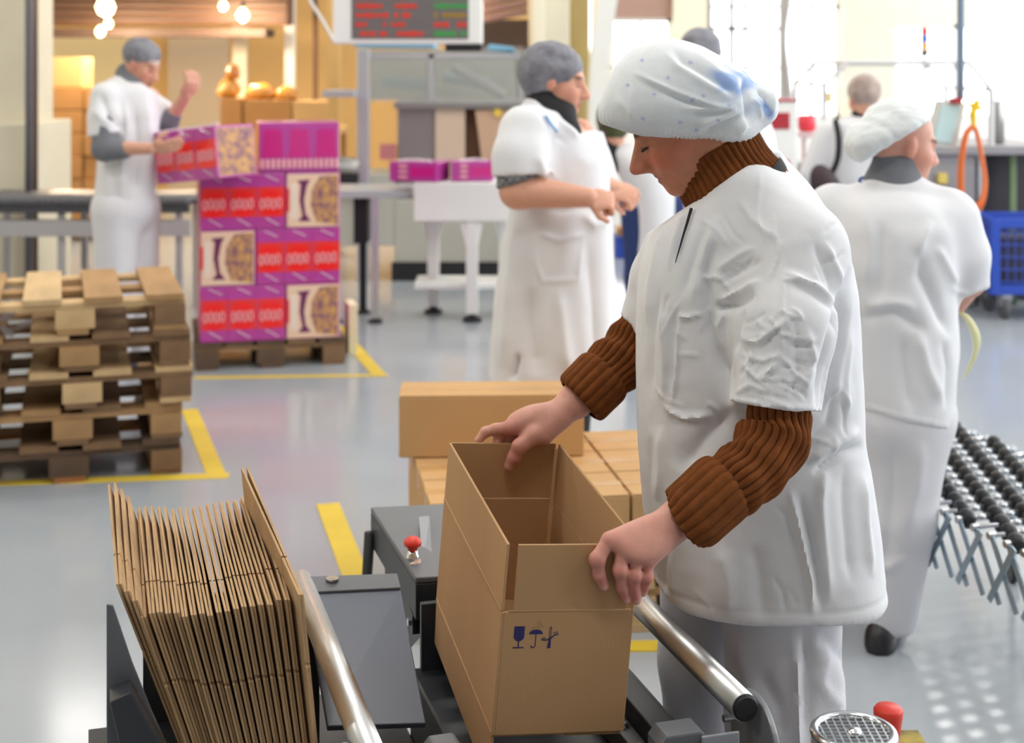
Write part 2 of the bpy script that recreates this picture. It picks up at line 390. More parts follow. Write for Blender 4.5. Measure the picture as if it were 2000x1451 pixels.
# --- packing machine: axis U runs away from the camera, V to the right
TH = math.atan(0.293); U = np.array([-math.sin(TH), math.cos(TH), 0]); V = np.array([math.cos(TH), math.sin(TH), 0])
Mo = np.array([0.0665, 2.24, 0.0])       # midway between the tubes
MM = TR(Mo, TH)
def ml(p):                                # world point to machine coordinates (across, along, up)
    d = np.asarray(p)-Mo; return np.array([d @ V, d @ U, d[2]])
mach = thing('packing_machine', 'black carton packing machine with two steel guide tubes in front of the woman', 'machine', M=MM)
HT = 0.626; HX = 0.299
for sx, y0, y1 in ((-1, -0.07, 0.70), (1, -0.055, 0.62)):
    t = part(mach, 'guide_tube', MB().tube([(sx*HX, y0, HT), (sx*HX, y1, HT)], 0.0225, 28), M_steel, smooth=False, label='brushed steel guide tube')
    for p in t.data.polygons: p.use_smooth = len(p.vertices) == 4
    part(t, 'end_cap', MB().lathe([(0.0, -0.004), (0.0185, -0.004), (0.0205, -0.001), (0.0205, 0.004)], (sx*HX, y0-0.003, HT), 24, 'y'), M_rubber, label='black plastic tube end')
    # side disc that carries the tube
    d = part(mach, 'pivot_disc', MB().cyl((sx*(HX+0.026), -0.03, HT-0.075), (sx*(HX+0.036), -0.03, HT-0.075), 0.085, 40), M_lgrey, bevel=0.003, label='grey round bracket plate')
    part(d, 'bolt', MB().cyl((sx*HX*0.93, -0.02, HT-0.03), (sx*(HX+0.042), -0.02, HT-0.03), 0.006, 12), M_chrome)
    part(mach, 'tube_post', MB().span((sx*HX-0.02, 0.58, 0.15), (sx*HX+0.02, 0.62, HT-0.015)), M_black, bevel=0.003)
    part(mach, 'side_beam', MB().span((sx*(HX+0.03)-0.02, -0.30, 0.30), (sx*(HX+0.03)+0.02, 0.66, 0.42)), M_black, bevel=0.004)
    for yy in (-0.25, 0.60):
        part(mach, 'leg', MB().span((sx*HX-0.025, yy-0.025, 0.02), (sx*HX+0.025, yy+0.025, 0.31)), M_black, bevel=0.003)
        part(mach, 'foot', MB().cyl((sx*HX, yy, 0), (sx*HX, yy, 0.022), 0.04, 20), M_rubber)
# sloping slate plate left of the carton with the cross bar at its head
a0, a1 = ml(PX(596, 1158, 2.76)), ml(PX(782, 1150, 2.80)); b0, b1 = ml(PX(640, 1418, 2.48)), ml(PX(832, 1412, 2.52))
def thick(q, t):
    q = [np.array(p) for p in q]; n = np.cross(q[1]-q[0], q[3]-q[0]); n /= np.linalg.norm(n)
    return [p-n*t for p in q]+list(q)
part(mach, 'slide_plate', MB().hexa(thick([b0, b1, a1, a0], 0.012)), M_slate, bevel=0.002, label='slate blue sloping sheet metal plate')
c0, c1 = ml(PX(578, 1126, 2.80)), ml(PX(776, 1119, 2.84))
cb = part(mach, 'cross_bar', MB().hexa(thick([a0+[-0.02, -0.004, 0.004], a1+[0.0, -0.004, 0.004], c1, c0], 0.03)), M_dgrey, bevel=0.002)
pb = ml(PX(649, 1136, 2.80))
part(cb, 'bolt', MB().cyl(pb+[0, 0, -0.01], pb+[0, 0, 0.006], 0.009, 6).cyl(pb+[0, 0, 0.005], pb+[0, 0, 0.0075], 0.013, 16), M_chrome)
# dark bed under the carton, belly block drawn out to keep the view below the plate dark
part(mach, 'bed', MB().span((-0.10, -0.30, 0.30), (0.245, 0.60, 0.47)), M_black, bevel=0.004)
part(mach, 'belly', MB().span((-0.325, -0.28, 0.25), (-0.10, 0.82, 0.345)), M_black, bevel=0.004)
part(mach, 'gap_dark_panel', MB().span((-0.082, 0.58, 0.33), (0.19, 0.595, 0.60)), M_black, bevel=0.002)  # black panel added so the gap under the control box reads dark
# right side: bolted rail plates running along the tube
g0, g1 = ml(PX(1244, 1290, 2.66)), ml(PX(1420, 1420, 2.25))
rl = part(mach, 'side_rail', MB().span((0.195, -0.10, 0.500), (0.240, 0.60, 0.548)), M_black, bevel=0.003)
part(mach, 'rail_strip', MB().span((0.165, -0.10, 0.470), (0.195, 0.60, 0.512)), M_dgrey, bevel=0.002)
for i in range(7):
    yy = 0.0+i*0.085
    part(rl, 'bolt', MB().cyl((0.18, yy, 0.508), (0.18, yy, 0.520), 0.008, 8).cyl((0.18, yy, 0.510), (0.18, yy, 0.514), 0.0115, 16), M_chrome)
part(mach, 'rail_strip', MB().span((0.255, -0.02, 0.455), (0.285, 0.60, 0.50)), M_black, bevel=0.003)
# brackets along the bottom edge of the view
for (px0, px1, pt, lbl) in ((1288, 1425, 1440, 'right'), (836, 945, 1466, 'left')):
    q0, q1 = ml(PX(px0, pt, 2.15)), ml(PX(px1, pt, 2.15))
    br = part(mach, 'bracket', MB().prism([(q0[0], q0[2]-0.10), (q0[0], q0[2]-0.015), (q0[0]+0.012, q0[2]), (q1[0]-0.03, q0[2]), (q1[0], q0[2]-0.05), (q1[0], q0[2]-0.10)], 0, ax=(1, 0, 0), ay=(0, 0, 1), az=(0, 1, 0), org=(0, q0[1], 0), d1=0.05), M_dgrey, bevel=0.004, label='dark grey cast bracket')
    part(br, 'face_plate', MB().span((q1[0]-0.034, q0[1]-0.006, q0[2]-0.10), (q1[0]+0.028, q0[1]+0.0, q0[2]-0.006)), M_lgrey, bevel=0.002)
# --- control box beyond the plate, with emergency stop and leg
cbt = thing('control_box', 'dark grey sloping control box with a red stop button behind the open carton', 'control box', loc=(GX(760, 1340)*0+np.array([-0.24, 3.0, 0])), rz=TH)
def cl(p):
    d = np.asarray(p)-np.array([-0.24, 3.0, 0]); return np.array([d @ V, d @ U, d[2]])
e0, e1 = cl(PX(724, 990, 3.22)), cl(PX(880, 983, 3.25)); f0, f1 = cl(PX(812, 1128, 2.83)), cl(PX(960, 1120, 2.86))
part(cbt, 'lid', MB().hexa(thick([f0, f1, e1, e0], 0.012)), M_dgrey, bevel=0.003)
part(cbt, 'body', MB().hexa([p+np.array([0, 0, -0.085]) for p in (f0, f1, e1, e0)]+[p+np.array([0, 0, -0.0125]) for p in (f0, f1, e1, e0)]), M_black, bevel=0.002)
sb = cl(PX(806, 1098, 2.93))
st = part(cbt, 'stop_button', MB().lathe([(0.0, 0.052), (0.009, 0.051), (0.0165, 0.046), (0.0185, 0.040), (0.0180, 0.035), (0.0115, 0.032), (0.0095, 0.024)], sb, 24), M_redp, smooth=True, label='red mushroom stop button')
part(st, 'button_collar', MB().lathe([(0.010, 0.0), (0.014, 0.0), (0.014, 0.014), (0.011, 0.018), (0.0095, 0.026)], sb, 24), M_chrome, smooth=True)
part(cbt, 'warning_label', MB().hexa(thick([cl(PX(800, 1106, 2.895))+[0, 0, 0.004], cl(PX(822, 1104, 2.90))+[0, 0, 0.004], cl(PX(822, 1090, 2.94))+[0, 0, 0.004], cl(PX(800, 1092, 2.94))+[0, 0, 0.004]], 0.001)), mat('label_red_grey', (186, 128, 120), 0.5, col2=(206, 196, 178), scale=90))
part(cbt, 'key_panel', MB().hexa(thick([cl(PX(826, 1112, 2.90))+[0, 0, 0.0], cl(PX(846, 1108, 2.90)), cl(PX(838, 1018, 3.12))+[0, 0, 0.012], cl(PX(818, 1020, 3.12))+[0, 0, 0.012]], 0.006)), M_lgrey, label='pale metal operating panel')
lt = cl(PX(722, 1040, 3.20)); lb = lt+np.array([-0.03, 0.02, 0]); lb[2] = 0.012
part(cbt, 'leg', MB().tube([lt, lb], 0.012, 12), M_rubber, smooth=True)
lt2 = cl(PX(905, 1040, 3.22)); lb2 = lt2.copy(); lb2[2] = 0.012
part(cbt, 'leg', MB().tube([lt2+[0, 0, 0.02], lb2], 0.012, 12), M_rubber, smooth=True)
for q in (lb, lb2): part(cbt, 'foot', MB().cyl((q[0], q[1], 0), (q[0], q[1], 0.014), 0.022, 16), M_rubber)
part(cbt, 'stay', MB().hexa([f0+[-0.002, 0.02, -0.12], f0+[0.02, 0.02, -0.12], f0+[0.02, 0.30, -0.30], f0+[-0.002, 0.30, -0.30], f0+[-0.002, 0.02, -0.08], f0+[0.02, 0.02, -0.08], f0+[0.02, 0.30, -0.03], f0+[-0.002, 0.30, -0.03]]), M_black)
part(cbt, 'bolt', MB().cyl(f0+[-0.01, 0.03, -0.098], f0+[0.0, 0.03, -0.098], 0.008, 10), M_chrome)

# --- magazine of flat cartons standing left of the left tube
mg = thing('carton_magazine', 'dark grey sheet metal rack holding the row of flat cartons', 'rack', M=MM)
MX0, MX1 = -0.700, -0.335
m0 = ml(PX(208, 1185, 2.45)); m1 = ml(PX(210, 1390, 2.10))
def mu(px, py, Uc):                      # pixel carried to the machine plane at this distance along its axis
    d = PX(px, py, 1.0)-np.array([0, 0, CAMH]); o = np.array([0, 0, CAMH]); t = (Uc-(o-Mo) @ U)/(d @ U); p = ml(o+d*t); return (p[0], p[2])
part(mg, 'side_plate', MB().prism([mu(*q, 0.105) for q in ((208, 1178), (221, 1180), (258, 1290), (296, 1385), (334, 1470), (334, 1560), (208, 1560))], 0, ax=(1, 0, 0), ay=(0, 0, 1), az=(0, 1, 0), org=(0, 0.099, 0), d1=0.006), M_dgrey, bevel=0.0015)
part(mg, 'guide_block', MB().prism([mu(*q, 0.04) for q in ((214, 1372), (256, 1352), (330, 1480), (330, 1580), (262, 1580))], 0, ax=(1, 0, 0), ay=(0, 0, 1), az=(0, 1, 0), org=(0, 0.04, 0), d1=0.05), M_black, bevel=0.003)
e0_, e1_ = mu(268, 1352, 0.095), mu(300, 1420, 0.095)
part(mg, 'edge_strip', MB().tube([(e0_[0], 0.094, e0_[1]), (e1_[0], 0.094, e1_[1])], 0.0022, 8), M_chrome)
part(mg, 'gap_dark_plate', MB().span((-0.60, 0.69, 0.36), (-0.335, 0.70, 0.62)), M_black)  # black plate added behind the cartons to darken the gaps between them
part(mg, 'floor_tray', MB().span((MX0, -0.02, 0.370), (MX1, 0.70, 0.385)), M_black)
part(mg, 'tray_support', MB().span((MX0+0.02, 0.05, 0.02), (MX0+0.07, 0.10, 0.371)), M_black)
part(mg, 'tray_support', MB().span((MX1-0.07, 0.05, 0.02), (MX1-0.02, 0.10, 0.371)), M_black)
part(mg, 'tray_foot', MB().span((MX0, 0.02, 0), (MX1, 0.13, 0.02)), M_black)
# one flat carton: two plies with flap slots cut in at both ends of the fold
LNG, HF, HP = 0.54, 0.112, 0.205
def ply():
    top = HF*2+HP
    o = [(0, 0.0), (0.135, 0), (0.135, HF), (0.141, HF), (0.141, 0), (LNG, 0), (LNG, top), (0.141, top), (0.141, HF+HP), (0.135, HF+HP), (0.135, top), (0, top),
         (0, HF+HP+0.004), (0.004, HF+HP), (0, HF+HP-0.004)]
    return o
def flat_mesh(nm, x0, x1, seed):
    mb = MB().prism(ply(), 0, ax=(0, 1, 0), ay=(0, 0, 1), az=(1, 0, 0), org=(x0, 0, 0), d1=x1-x0)
    if seed == 2: mb.v = [(x+0.0008*z/0.43+0.0060*y/0.54, y+0.004, z-0.003) for x, y, z in mb.v]
    return make_mesh(nm, mb.v, mb.f, M_flat)
M_flat = mat('flat_card', (200, 164, 122), 0.85, var=0.30, scale=38.0, stretch=(1, 0.16, 0.16), bump=0.25, bscale=240)
pa = flat_mesh('ply', 0.0, 0.0036, 1); pbm = flat_mesh('ply', 0.0037, 0.0073, 2)
NB = 22
words_ = ['leftmost', 'second', 'third', 'fourth', 'fifth', 'sixth', 'seventh', 'eighth', 'ninth', 'tenth', 'eleventh', 'twelfth', 'thirteenth', 'fourteenth',
          'fifteenth', 'sixteenth', 'seventeenth', 'eighteenth', 'nineteenth', 'twentieth', 'twenty-first', 'rightmost']
top = HF*2+HP
for i in range(NB):
    f = i/(NB-1)
    # near upper corner runs from image column 215 to 580; the foot is drawn in to the right
    xt = -0.668+f*(0.268)+random.uniform(-0.0007, 0.0007)
    xbm = -0.512+f*(0.160)
    hb = 0.408+random.uniform(-0.004, 0.004)-0.014*math.sin(f*3.1)
    yy = 0.130-0.075*f+random.uniform(-0.006, 0.006)
    lift = 0.0
    if i < 3: lift = 0.046-0.012*i
    if i == NB-1: lift = 0.02
    ang = math.atan2(xt-xbm, top)
    yw = 0.0 if 3 <= i < NB-2 else (0.012 if i < 3 else -0.02)
    if i == NB-1: yw = 0.05
    if i in (0, 1, 2): lbl = 'flat folded carton in the rack, %s from the left, standing a little higher' % ('first', 'second', 'third')[i]
    elif i == NB-1: lbl = 'flat folded carton standing highest at the right end of the rack'
    else: lbl = 'flat folded carton in the rack, %s from the left' % words_[i]
    t = thing('flat_carton', lbl, 'carton', M=MM @ TR((xbm, yy, hb+lift), yw) @ Matrix.Rotation(ang, 4, 'Y') @ Matrix.Rotation(R(5) if i == NB-1 else 0, 4, 'X'), group='flat cartons in the magazine')
    link('ply', pa, t); link('ply', pbm, t)

# --- motor with wire fan guard and red knob at the lower right corner
mo = PX(1668, 1432, 2.10)
mt = thing('fan_motor', 'grey motor with a round wire fan guard at the bottom right corner', 'motor', (mo[0], mo[1], 0.0))
zt = mo[2]
part(mt, 'motor_body', MB().lathe([(0.055, zt-0.20), (0.062, zt-0.19), (0.062, zt-0.012), (0.050, zt-0.002)], (0, 0, 0), 40), M_lgrey, smooth=True)
gd = part(mt, 'fan_guard', MB().tube([(0.057*math.cos(a*2*math.pi/40), 0.057*math.sin(a*2*math.pi/40), zt) for a in range(40)], 0.007, 10, closed=True), M_chrome, smooth=True)
part(mt, 'fan_plate', MB().cyl((0, 0, zt-0.010), (0, 0, zt-0.004), 0.052, 32), M_rubber)
for i in range(-4, 5):
    q = i*0.0112; h = math.sqrt(max(0.055**2-q*q, 0))
    part(gd, 'guard_wire', MB().tube([(-h, q, zt+0.001), (h, q, zt+0.001)], 0.0016, 6), M_chrome)
    part(gd, 'guard_wire', MB().tube([(q, -h, zt+0.002), (q, h, zt+0.002)], 0.0016, 6), M_chrome)
part(gd, 'guard_hub', MB().lathe([(0.0, zt+0.008), (0.008, zt+0.007), (0.012, zt+0.003), (0.012, zt-0.003)], (0, 0, 0), 20), M_chrome, smooth=True)
part(mt, 'motor_stand', MB().span((-0.05, -0.05, 0.0), (0.05, 0.05, zt-0.19)), M_black, bevel=0.004)
ko = PX(1735, 1440, 2.22)
kb = thing('knob_post', 'red tapered knob on a dark post behind the fan motor', 'knob', (ko[0], ko[1], 0))
part(kb, 'knob', MB().lathe([(0.0, ko[2]+0.048), (0.019, ko[2]+0.0475), (0.0225, ko[2]+0.043), (0.0225, ko[2]+0.036), (0.0165, ko[2]-0.004), (0.0165, ko[2]-0.008)], (0, 0, 0), 28), M_redp, smooth=True, label='red plastic knob')
part(kb, 'post', MB().cyl((0, 0, 0.0), (0, 0, ko[2]-0.008), 0.014, 16), M_black)
part(kb, 'base_plate', MB().span((-0.03, -0.05, ko[2]-0.025), (0.06, 0.05, ko[2]-0.012)), mat('plate_black_yellow', (54, 52, 44), 0.5, col2=(200, 178, 60), scale=18))
# ---------------------------------------------------------------- smooth bodies: distance fields meshed with surface nets
def smin(a, b, k):
    if k <= 0: return np.minimum(a, b)
    h = np.maximum(k-np.abs(a-b), 0)/k
    return np.minimum(a, b)-h*h*k*0.25
class SDF:
    def __init__(s): s.ops = []
    def cap(s, a, b, ra, rb=None, k=0.02, sub=False):
        a, b = np.array(a, float), np.array(b, float); rb = ra if rb is None else rb
        lo = np.minimum(a-ra, b-rb); hi = np.maximum(a+ra, b+rb)
        def f(x, y, z):
            ab = b-a; L2 = float(ab @ ab)+1e-12
            t = np.clip(((x-a[0])*ab[0]+(y-a[1])*ab[1]+(z-a[2])*ab[2])/L2, 0, 1)
            return np.sqrt((x-a[0]-t*ab[0])**2+(y-a[1]-t*ab[1])**2+(z-a[2]-t*ab[2])**2)-(ra+(rb-ra)*t)
        s.ops.append((f, lo, hi, k, sub)); return s
    def chain(s, pts, rs, k=0.02):
        for i in range(len(pts)-1): s.cap(pts[i], pts[i+1], rs[i], rs[i+1], k)
        return s
    def ell(s, c, r, M=None, k=0.02, sub=False):
        """M: 3x3 whose columns are the axes of the ellipsoid"""
        c = np.array(c, float); r = np.array(r, float); M = np.eye(3) if M is None else np.array(M, float)
        ext = np.sqrt(((M*r)**2).sum(1))
        def f(x, y, z):
            dx, dy, dz = x-c[0], y-c[1], z-c[2]
            q = [M[0, i]*dx+M[1, i]*dy+M[2, i]*dz for i in range(3)]
            k0 = np.sqrt(sum((q[i]/r[i])**2 for i in range(3))); k1 = np.sqrt(sum((q[i]/r[i]**2)**2 for i in range(3)))
            return k0*(k0-1)/(k1+1e-9)
        s.ops.append((f, c-ext, c+ext, k, sub)); return s
    def loft(s, rows, k=0.02, p=2.3):
        """rows: (z, cx, cy, rx, ry), top or bottom first; elliptic sections"""
        rows = sorted(rows); a = np.array(rows, float)
        lo = np.array([(a[:, 1]-a[:, 3]).min(), (a[:, 2]-a[:, 4]).min(), a[0, 0]]); hi = np.array([(a[:, 1]+a[:, 3]).max(), (a[:, 2]+a[:, 4]).max(), a[-1, 0]])
        zs = np.linspace(a[0, 0], a[-1, 0], 160)
        g = [np.interp(zs, a[:, 0], a[:, i]) for i in range(1, 5)]
        ker = np.hanning(15); ker /= ker.sum()
        g = [np.convolve(np.pad(q, 7, mode='edge'), ker, 'valid') for q in g]
        def f(x, y, z):
            zz = np.clip(z, a[0, 0], a[-1, 0])
            cx, cy, rx, ry = [np.interp(zz, zs, q) for q in g]
            u, v = np.abs(x-cx)/rx, np.abs(y-cy)/ry
            n = (u**p+v**p)**(1.0/p)
            d = (n-1)*np.minimum(rx, ry)*0.95
            return np.maximum(d, np.maximum(z-a[-1, 0], a[0, 0]-z))
        s.ops.append((f, lo, hi, k, False)); return s
    def cutchain(s, pts, rs, plane, k=0.03):
        """a sleeve: chain of capsules trimmed by a plane before it joins the rest"""
        q = SDF().chain(pts, rs, 0.02); fs_ = [o[0] for o in q.ops]; lo = np.min([o[1] for o in q.ops], 0); hi = np.max([o[2] for o in q.ops], 0)
        def f(x, y, z):
            d = fs_[0](x, y, z)
            for g in fs_[1:]: d = smin(d, g(x, y, z), 0.02)
            return np.maximum(d, plane(x, y, z))
        s.ops.append((f, lo, hi, k, False)); return s
    def cut(s, f): s.ops.append((f, None, None, 0, 'cut')); return s       # keep where f < 0
    def mesh(s, h, smooth=1, lo=None, hi=None):
        l = np.min([o[1] for o in s.ops if o[1] is not None and o[4] is False], 0)-0.03; u = np.max([o[2] for o in s.ops if o[2] is not None and o[4] is False], 0)+0.03
        if lo is not None: l = np.maximum(l, lo)
        if hi is not None: u = np.minimum(u, hi)
        n = np.ceil((u-l)/h).astype(int)+1
        D = np.full(n, 0.5, np.float32)
        ax = [l[i]+h*np.arange(n[i]) for i in range(3)]
        for f, a, b, k, mode in s.ops:
            if mode == 'cut':
                D = np.maximum(D, f(ax[0][:, None, None], ax[1][None, :, None], ax[2][None, None, :]).astype(np.float32)); continue
            m = 0.02+k*1.2
            i0 = np.clip(np.floor((a-m-l)/h).astype(int), 0, n-1); i1 = np.clip(np.ceil((b+m-l)/h).astype(int)+1, 1, n)
            sl = tuple(slice(p, q) for p, q in zip(i0, i1))
            if any(q <= p for p, q in zip(i0, i1)): continue
            d = f(ax[0][sl[0]][:, None, None], ax[1][sl[1]][None, :, None], ax[2][sl[2]][None, None, :]).astype(np.float32)
            D[sl] = -smin(-D[sl], d, k) if mode is True else smin(D[sl], d, k)
        vs, fs = nets(D, l, h)
        for _ in range(smooth): vs = relax(vs, fs, 0.5)
        return vs, fs
def nets(D, org, h):
    ins = D < 0; nx, ny, nz = D.shape
    c = ins[:-1, :-1, :-1].astype(np.int8)
    for dx, dy, dz in ((1, 0, 0), (0, 1, 0), (0, 0, 1), (1, 1, 0), (1, 0, 1), (0, 1, 1), (1, 1, 1)):
        c = c+ins[dx:nx-1+dx, dy:ny-1+dy, dz:nz-1+dz]
    act = np.argwhere((c > 0) & (c < 8)); N = len(act)
    idx = np.full((nx-1, ny-1, nz-1), -1, np.int32); idx[act[:, 0], act[:, 1], act[:, 2]] = np.arange(N)
    co = [(0, 0, 0), (1, 0, 0), (0, 1, 0), (1, 1, 0), (0, 0, 1), (1, 0, 1), (0, 1, 1), (1, 1, 1)]
    val = [D[act[:, 0]+a, act[:, 1]+b, act[:, 2]+e] for a, b, e in co]
    acc = np.zeros((N, 3)); cnt = np.zeros(N)
    for i, j in ((0, 1), (2, 3), (4, 5), (6, 7), (0, 2), (1, 3), (4, 6), (5, 7), (0, 4), (1, 5), (2, 6), (3, 7)):
        m = (val[i] < 0) != (val[j] < 0); t = np.where(m, val[i]/(val[i]-val[j]+1e-12), 0)
        pa, pb_ = np.array(co[i], float), np.array(co[j], float)
        acc += m[:, None]*(pa+(pb_-pa)*t[:, None]); cnt += m
    vs = (act+acc/np.maximum(cnt, 1)[:, None])*h+org
    F_ = []
    for axis in range(3):
        o1, o2 = [(1, 2), (2, 0), (0, 1)][axis]
        sl0 = [slice(None)]*3; sl1 = [slice(None)]*3; sl0[axis] = slice(0, -1); sl1[axis] = slice(1, None)
        a, b = ins[tuple(sl0)], ins[tuple(sl1)]
        e = np.argwhere(a != b); e = e[(e[:, o1] > 0) & (e[:, o2] > 0) & (e[:, o1] < D.shape[o1]-1) & (e[:, o2] < D.shape[o2]-1)]
        if not len(e): continue
        q = []
        for d1, d2 in ((1, 1), (0, 1), (0, 0), (1, 0)):
            p = e.copy(); p[:, o1] -= d1; p[:, o2] -= d2; q.append(idx[p[:, 0], p[:, 1], p[:, 2]])
        q = np.stack(q, 1); fl = ~a[e[:, 0], e[:, 1], e[:, 2]]
        q[fl] = q[fl][:, ::-1]; F_.append(q)
    fs = np.concatenate(F_); return vs, fs[(fs >= 0).all(1)]
def vnormals(vs, fs):
    n = np.cross(vs[fs[:, 2]]-vs[fs[:, 0]], vs[fs[:, 3]]-vs[fs[:, 1]])
    o = np.zeros_like(vs)
    for i in range(4):
        for k in range(3): o[:, k] += np.bincount(fs[:, i], n[:, k], len(vs))
    return o/(np.linalg.norm(o, axis=1, keepdims=True)+1e-12)
def relax(vs, fs, lam=0.5):
    acc = np.zeros_like(vs); cnt = np.zeros(len(vs))
    for i in range(4):
        j = (i+1) % 4
        for p, q in ((i, j), (j, i)):
            for k in range(3): acc[:, k] += np.bincount(fs[:, p], vs[fs[:, q], k], len(vs))
            cnt += np.bincount(fs[:, p], minlength=len(vs))
    return vs+(acc/np.maximum(cnt, 1)[:, None]-vs)*lam
_rg = np.random.RandomState(3)
_wv = [(_rg.normal(size=3), _rg.uniform(0, 6.28)) for _ in range(48)]
def wob(p, f, seed=0, n=7, sc=(1, 1, 1)):
    """cheap smooth noise in -1..1"""
    q = p*np.array(sc)*f; o = np.zeros(len(p))
    for i in range(n):
        d, ph = _wv[(seed*7+i) % 48]; o += np.sin(q @ (d/np.linalg.norm(d))*(1+0.35*i/n*2)*2.0+ph+1.7*np.sin(q @ np.roll(d, 1)*0.7))
    return o/n*1.4
def proj(vs): return 1000+F*vs[:, 0]/vs[:, 1], HOR+F*(CAMH-vs[:, 2])/vs[:, 1]
def folds(vs, fs, items, soft=0.15):
    """pull cloth folds: items are (points in px, width px, height m); only the cloth facing that way moves"""
    nr = vnormals(vs, fs); px, py = proj(vs)
    view = np.array([0, 0, CAMH])-vs; view /= np.linalg.norm(view, axis=1, keepdims=True)
    face = np.clip(((nr*view).sum(1)+0.05)/soft, 0, 1)
    d = np.zeros(len(vs))
    for pts, wd, amp in items:
        P = np.array(pts, float); best = np.full(len(vs), 1e9); tt = np.zeros(len(vs)); seg = np.linalg.norm(np.diff(P, axis=0), axis=1); cum = np.concatenate([[0], np.cumsum(seg)])
        lo, hi = P.min(0)-3*wd, P.max(0)+3*wd
        m = np.nonzero((px > lo[0]) & (px < hi[0]) & (py > lo[1]) & (py < hi[1]))[0]
        if not len(m): continue
        bx_, tx = np.full(len(m), 1e9), np.zeros(len(m))
        for i in range(len(seg)):
            e = P[i+1]-P[i]; t = np.clip(((px[m]-P[i, 0])*e[0]+(py[m]-P[i, 1])*e[1])/(e @ e+1e-9), 0, 1)
            dd = np.hypot(px[m]-P[i, 0]-t*e[0], py[m]-P[i, 1]-t*e[1]); b = dd < bx_
            tx = np.where(b, (cum[i]+t*seg[i])/cum[-1], tx); bx_ = np.where(b, dd, bx_)
        fade = np.clip(np.minimum(tx, 1-tx)*5, 0, 1)
        d[m] += amp*np.exp(-(bx_/wd)**1.45)*fade
    return vs+nr*(d*face)[:, None]
def frame(fwd, up):
    f = np.array(fwd, float); f /= np.linalg.norm(f); u = np.array(up, float); u -= f*(u @ f); u /= np.linalg.norm(u)
    return np.stack([f, np.cross(u, f), u], 1)        # columns: forward, left, up
def head_sdf(S, C, M, sc=1.0, ears=True, long=0.0, nose=1.0):
    def P(x, y, z): return C+M @ (np.array([x, y, z])*sc)
    e = lambda c, r, k=0.015, sub=False: S.ell(P(*c), np.array(r)*sc, M, k, sub)
    e((-0.012, 0, 0.035), (0.098, 0.076, 0.09)); e((0.026, 0, -0.042), (0.062, 0.060, 0.080), 0.03)
    e((0.070, 0, -0.106), (0.021, 0.024, 0.018), 0.03)
    for s_ in (-1, 1):
        e((0.050, s_*0.036, -0.034), (0.033, 0.027, 0.032), 0.025)
        e((0.100, s_*0.033, -0.002), (0.017, 0.020, 0.012), 0.014, True)
        e((0.0755, s_*0.032, -0.003), (0.0135, 0.0145, 0.0125), 0.004)
        e((0.104*nose, s_*0.0125, -0.043), (0.0125, 0.0085, 0.0085), 0.006)
        if ears: e((-0.010, s_*0.075, -0.012), (0.018, 0.009, 0.031), 0.008)
    S.cap(P(0.083, -0.034, 0.019), P(0.083, 0.034, 0.019), 0.011*sc, 0.011*sc, 0.016)
    S.cap(P(0.090, 0, 0.006), P(0.1165*nose, 0, -0.038), 0.0085*sc, 0.0125*sc, 0.010)
    S.cap(P(0.078, 0, 0.002), P(0.094*nose, 0, -0.040), 0.012*sc, 0.017*sc, 0.012)
    e((0.068, 0, -0.070), (0.027, 0.031, 0.028), 0.02)
    e((0.0905, 0, -0.0690), (0.0085, 0.021, 0.0058), 0.004); e((0.0880, 0, -0.0805), (0.0095, 0.0185, 0.0066), 0.004)
    S.cap(P(0.0985, -0.02, -0.0748), P(0.0985, 0.02, -0.0748), 0.0028*sc, 0.0028*sc, 0.004, True)
    return P
def skin_cols(vs, C, M, sc=1.0, base=(222, 172, 148), lip=(172, 92, 84), blush=(214, 128, 106), brow=(96, 66, 50), hair=None):
    q = ((vs-C) @ M)/sc; b = np.array(lin(base)[:3]); c = np.tile(b, (len(vs), 1))
    def mixc(col, wgt): nonlocal c; c = c*(1-wgt[:, None])+np.array(lin(col)[:3])*wgt[:, None]
    g = lambda ctr, r: np.exp(-(((q-np.array(ctr))/np.array(r))**2).sum(1))
    for s_ in (-1, 1):
        mixc(blush, 0.55*g((0.062, s_*0.048, -0.035), (0.05, 0.028, 0.028)))
    mixc(blush, 0.5*g((0.118, 0, -0.042), (0.02, 0.02, 0.014)))
    for s_ in (-1, 1): mixc(blush, 0.5*g((-0.010, s_*0.078, -0.012), (0.03, 0.015, 0.04)))
    for z in (-0.0690, -0.0808): mixc(lip, np.clip(1.6*g((0.098, 0, z), (0.013, 0.021, 0.0062)), 0, 1))
    mixc((110, 46, 44), np.clip(1.3*g((0.096, 0, -0.0748), (0.012, 0.021, 0.0022)), 0, 0.8))
    for s_ in (-1, 1):
        mixc(brow, np.clip(1.7*g((0.085, s_*0.034, 0.0215-0.004*0), (0.03, 0.021, 0.0042)), 0, 0.9))
        mixc((78, 46, 40), np.clip(1.5*g((0.088, s_*0.033, -0.0085), (0.02, 0.0155, 0.0026)), 0, 0.9))
        mixc((176, 110, 92), 0.5*g((0.088, s_*0.033, 0.004), (0.02, 0.018, 0.006)))
    return c
